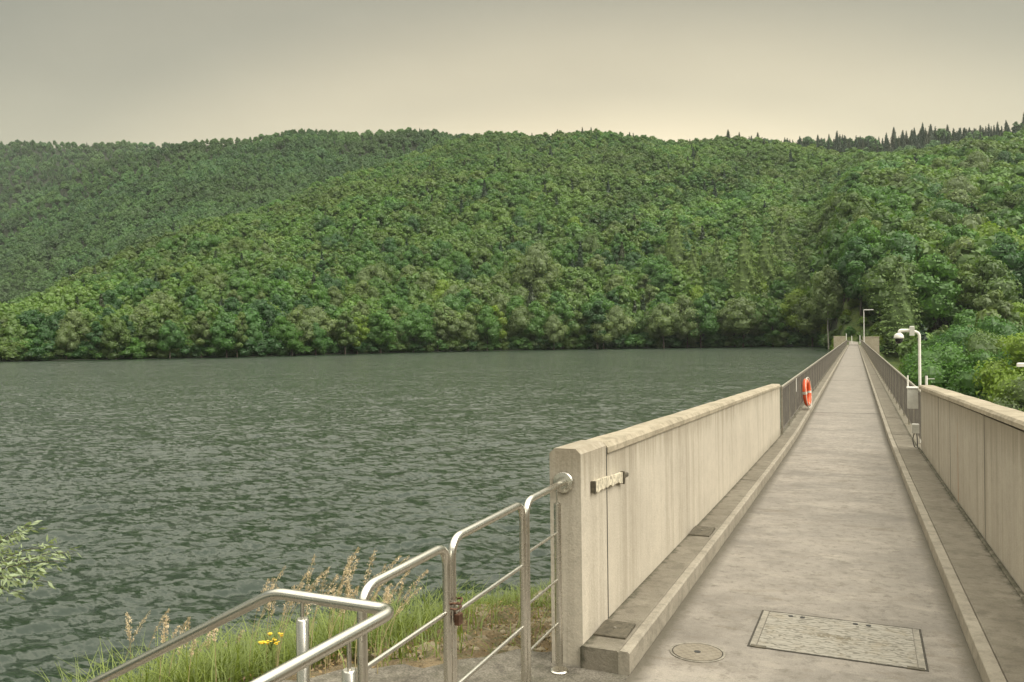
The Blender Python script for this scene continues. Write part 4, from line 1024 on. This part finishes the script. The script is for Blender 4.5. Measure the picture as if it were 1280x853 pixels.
# shoreline shrubs: low growth hanging over the water
pp = -60.
while pp < 1052:
    z = float(S_z(pp)) + random.uniform(-1.5, 1.0); x, y, h = at(pp, z)
    ht = random.uniform(4.5, 7.8); tn = random.choice(['deep green', 'deep green', 'mid green', 'olive', 'mid green'])
    r = new_obj('shrub', BUSH(tn)); r.location = (x, y, WATER - .1); s = ht / 8; r.scale = (s * 1.3, s * 1.3, s); r.rotation_euler.z = random.uniform(0, 6)
    zn = 'left' if pp < 300 else 'middle' if pp < 700 else 'right'
    tag(r, f'low {tn} shrub hanging over the water along the {zn} part of the far shore', 'shrub', f'low {tn} shrubs on the {zn} far shore')
    pp += random.uniform(8, 13)

# ------------------------------------------------------------------ grass, stalks, flower, willow, stones
nb = 26000
gx1 = rng.uniform(-6.6, -1.75, nb * 3); gy1 = rng.uniform(1.6, 9.5, nb * 3); s_ = edge_s(gx1, gy1); hb = bank_h(gx1, gy1)
den = np.where((gx1 + .35 * np.sin(gy1 * 2.2) < -3.05) & (gy1 < 6.2), 1.0, .03) + .55 * np.exp(-((gx1 + 3.35) ** 2 + (gy1 - 7.3) ** 2) / .4) + .6 * np.exp(-((gx1 + 2.9) ** 2 + (gy1 - 8.6) ** 2) / .5)
den = den * (.45 + .55 * (np.sin(gx1 * 4.1 + gy1 * 2.3) * np.sin(gy1 * 5.3 - gx1 * 1.7) > -.25))
den = den * np.clip((-edge_s(gx1, gy1) * -1 - .12) / .25, 0, 1)
gt = (gx1 * RT[0] + gy1 * RT[1]) / np.maximum(gx1 * FW[0] + gy1 * FW[1], .5)
den = np.where((gt > -.175) & (gy1 < 6.5), np.maximum(den, .5) * np.clip((-.02 - gt) / .155, .12, 1) * .5, den) * np.clip((gx1 + 5.0 + .3 * np.sin(gy1 * 3)) / 1.0, 0, 1)
k = (s_ > .08) & (hb > WATER + .05) & (rng.random(nb * 3) < den); gx1, gy1, hb = gx1[k][:nb], gy1[k][:nb], hb[k][:nb]
n = len(gx1); L = rng.uniform(.10, .44, n) * np.clip(1.25 + (gx1 + 3.2) * .28, .5, 1) * np.where((gx1 < -2.4) & (gy1 < 6.4), 1, .55); a = rng.uniform(0, 6.28, n); bend = rng.uniform(.2, 1.5, n) * L
wd_ = rng.uniform(.0022, .0048, n)
dx, dy = np.cos(a), np.sin(a); sx_, sy_ = -dy * wd_, dx * wd_
V = []
for u, wv_ in ((0, 1), (.4, .9), (.75, .6), (1.0, .08)):
    cx_ = gx1 + dx * bend * u * u; cy_ = gy1 + dy * bend * u * u; cz_ = hb + L * (u - .22 * u * u * bend / L)
    V += [np.stack([cx_ - sx_ * wv_, cy_ - sy_ * wv_, cz_], 1), np.stack([cx_ + sx_ * wv_, cy_ + sy_ * wv_, cz_], 1)]
V = np.stack(V, 1).reshape(-1, 3); base = (np.arange(n) * 8)[:, None]
F = np.concatenate([base + np.array([[0, 1, 3, 2]]), base + np.array([[2, 3, 5, 4]]), base + np.array([[4, 5, 7, 6]])])
T_ = np.repeat(np.clip(rng.normal(.5, .25, n), 0, 1), 8)
o = mesh_np('grass', V, F, M_grass, True, None, T_); tag(o, 'long fresh green grass growing on the bank below the handrail', 'grass', kind='stuff')

def seed_stalk(x, y, h0, L, lean, az, lab, grp, full=1.0):
    r = empty('grass_stalk', (x, y, h0), az); tag(r, lab, 'grass stalk', grp)
    pts = [Vector((lean * (u ** 2.2) * L, 0, L * u - .12 * L * lean * u ** 3)) for u in np.linspace(0, 1, 9)]
    mb = MB(); mb.tube(pts, [.0028 * (1 - .6 * i / 8) for i in range(9)], 4, False); mb.build('stem', M_stalk, r)
    mb = MB()
    for q in range(int(150 * full)):
        u = random.uniform(.68, 1.0); i = min(7, int(u * 8)); f = u * 8 - i; p = pts[i].lerp(pts[i + 1], f)
        w_ = .013 * math.sin(math.pi * min(1, (u - .66) / .36)) + .004
        d = Vector((random.uniform(-1, 1), random.uniform(-1, 1), random.uniform(.1, 1.3))).normalized(); p = p + Vector((random.uniform(-1, 1) * w_, random.uniform(-1, 1) * w_, -.01))
        e = d * random.uniform(.008, .017); sd_ = d.cross(Vector((random.random(), random.random(), .3))).normalized() * .0026
        mb.add([p, p + e * .5 + sd_, p + e, p + e * .5 - sd_], [(0, 1, 2, 3)])
    mb.build('seed_head', M_seed, r)
def ray_pt(pxv, pyv, depth):
    t = (pxv - 640) / 1000; e = (horizon(pxv) - pyv) / 1000
    return depth * (RT[0] * t + FW[0]), depth * (RT[1] * t + FW[1]), EYE + depth * e
for (pa, pb, ya, yb, cnt, lab, grp) in ((140, 285, 745, 800, 15, 'dry seed-headed grass stalk against the dark water left of the handrail bend', 'seed stalks against dark water'),
                              (285, 345, 700, 745, 9, 'tall dry seed-headed grass stalk just left of the handrail bend', 'seed stalks left of the bend'),
                              (350, 490, 683, 742, 34, 'tall dry seed-headed grass stalk between handrail and lowest gate leaf', 'seed stalks behind the gate')):
    for _ in range(cnt):
        d_ = random.uniform(4.4, 6.2); x, y, z = ray_pt(random.uniform(pa, pb), random.uniform(ya, yb), d_)
        h0 = float(bank_h(np.array(x), np.array(y))); h0 = max(h0, WATER - .1)
        seed_stalk(x, y, h0, max(.3, z - h0), random.uniform(.05, .5), random.uniform(-.9, 1.2), lab, grp)
# yellow flower
x, y, z = ray_pt(333, 800, 4.55); h0 = float(bank_h(np.array(x), np.array(y)))
r = empty('wildflower', (x, y, h0)); tag(r, 'yellow wildflower cluster in the green grass below the handrail', 'flower')
mb = MB(); mb.tube([(0, 0, 0), (.02, 0, (z - h0) * .6), (0, 0, z - h0)], .004, 5)
for k in range(9): a = k * .7; mb.tube([(0, 0, (z - h0) * .75), (math.cos(a) * .035, math.sin(a) * .035, (z - h0) + random.uniform(-.04, .04))], .002, 4)
mb.build('stem', M_grass, r)
for h_ in range(7):
    c0 = Vector((random.gauss(0, .026), random.gauss(0, .026), z - h0 + random.gauss(0, .024))); mb = MB()
    mb.tube([c0 - Vector((0, 0, .012)), c0], [.002, .006], 6)
    for k in range(8):
        p = c0 + Vector((random.gauss(0, .007), random.gauss(0, .007), random.gauss(0, .004)))
        for q in range(5):
            a = q * 1.257 + k; d = Vector((math.cos(a), math.sin(a), .3)) * .009; s2 = Vector((-math.sin(a), math.cos(a), 0)) * .0035; mb.add([p, p + d * .6 + s2, p + d, p + d * .6 - s2], [(0, 1, 2, 3)])
    mb.build('flower_head', M_yellow, r)

# willow at the left
x0, y0, z0 = ray_pt(-120, 1080, 5.2); h0 = float(bank_h(np.array(x0), np.array(y0)))
r = empty('willow_sapling', (0, 0, 0)); r.location = (x0, y0, h0); tag(r, 'young willow reaching narrow pale leaves in from the left picture edge', 'shrub')
mbt = MB(); LV, LF, LT_ = [], [], []
def to_local(p): return Vector(p) - r.location
root_p = Vector((0, 0, 0)); fork = to_local(ray_pt(-85, 760, 5.3)); mbt.tube([root_p, root_p.lerp(fork, .5) + Vector((-.08, 0, 0)), fork], [.03, .022, .015], 8)
leafP = []; 
for (tx, ty, dd) in ((25, 668, 5.3), (72, 702, 5.2), (45, 716, 5.3), (55, 728, 5.15), (24, 742, 5.2), (5, 690, 5.5), (88, 690, 5.4), (10, 725, 5.0), (38, 655, 5.5), (-20, 680, 5.3), (62, 682, 5.35), (2, 738, 5.2), (30, 700, 5.25), (-30, 640, 5.4), (-40, 720, 5.1)):
    tip = to_local(ray_pt(tx, ty, dd)); mid_ = fork.lerp(tip, .55) + Vector((random.uniform(-.03, .03), random.uniform(-.05, .05), .09))
    pts = [fork.lerp(mid_, u) if u < 1 else mid_ for u in (0, .5, 1)] + [mid_.lerp(tip, .5) + Vector((0, 0, .02)), tip]
    mbt.tube(pts, [.008, .006, .004, .003, .0015], 5, False)
    for q in range(66):
        u = random.uniform(.2, 1) ** .7; f = u * 4; i = min(3, int(f)); p = pts[i].lerp(pts[i + 1], f - i); p = p + Vector((random.gauss(0, .018), random.gauss(0, .018), random.gauss(0, .018)))
        leafP.append((p, (pts[i + 1] - pts[i]).normalized()))
mbt.build('branches', M_bark, r)
mb = MB()
for p, d in leafP:
    v_ = (d * .6 + Vector((random.gauss(0, .6), random.gauss(0, .6), random.gauss(-.35, .45)))).normalized(); l = random.uniform(.034, .075)
    s2 = v_.cross(Vector((random.gauss(0, 1), random.gauss(0, 1), 1))).normalized() * l * .13
    mb.add([p, p + v_ * l * .45 + s2, p + v_ * l, p + v_ * l * .45 - s2], [(0, 1, 2, 3)])
mb.build('leaves', M_willow, r)

# shore stones and dry leaf litter
n = 1500; sxp = rng.uniform(-5.2, -1.68, n * 3); syp = rng.uniform(4.3, 11, n * 3); hb = bank_h(sxp, syp); k = (edge_s(sxp, syp) > .25) & (hb > WATER - .15) & (sxp < -1.7)
sxp, syp, hb = sxp[k][:n], syp[k][:n], hb[k][:n]; Vs, Fs = [], []; off = 0
for x, y, h in zip(sxp, syp, hb):
    V, F_ = ico_blob(np.zeros(3), 1.0); s = float(np.exp(rng.normal(-3.55, .45))) * (1.5 if h < -.5 else .9); V = V * np.array([s * rng.uniform(.8, 1.4), s, s * .6]) + np.array([x, y, h + s * .15]); Vs.append(V); Fs.append(F_ + off); off += len(V)
o = mesh_np('pebbles', np.concatenate(Vs), np.concatenate(Fs), M_stone, False); tag(o, 'brownish stones and pebbles scattered down the bank to the water', 'stones', kind='stuff')
n = 8000; lx = rng.uniform(-5.4, -1.68, n * 2); ly = rng.uniform(3.6, 10.2, n * 2); hb = bank_h(lx, ly); k = (edge_s(lx, ly) > .06) & (hb > WATER) & (rng.random(n * 2) < .35 + .65 * (np.sin(lx * 3) * np.sin(ly * 2.6 + 1) > 0)); lx, ly, hb = lx[k][:n], ly[k][:n], hb[k][:n]
P0 = np.stack([lx, ly, hb + rng.uniform(.01, .09, len(lx))], 1); V, F_ = quads(P0, np.tile([0, 0, 1.], (len(lx), 1)), .013, .7, .5)
o = mesh_np('leaf_litter', V, F_, M_dryleaf, False, None, np.repeat(rng.random(len(lx)), 4)); tag(o, 'dry brown leaf litter and withered plants on the bank', 'litter', kind='stuff')

# ------------------------------------------------------------------ haze
HAZE = True
if HAZE:
    mb = MB(); mb.box(-1250, 1250, -60, 1700, -40, 420); hzo = mb.build('haze', None)
    m = bpy.data.materials.new('haze_air'); m.use_nodes = True; nt = m.node_tree; nt.nodes.remove(nt.nodes['Principled BSDF'])
    pv = N(nt, 'ShaderNodeVolumePrincipled'); pv.inputs['Density'].default_value = .00010; pv.inputs['Color'].default_value = (.80, .86, .84, 1)
    pv.inputs['Anisotropy'].default_value = .2
    nt.links.new(pv.outputs[0], nt.nodes['Material Output'].inputs['Volume']); hzo.data.materials.append(m)
    tag(hzo, 'thin grey-green haze softening the far ridges', 'haze', kind='stuff')
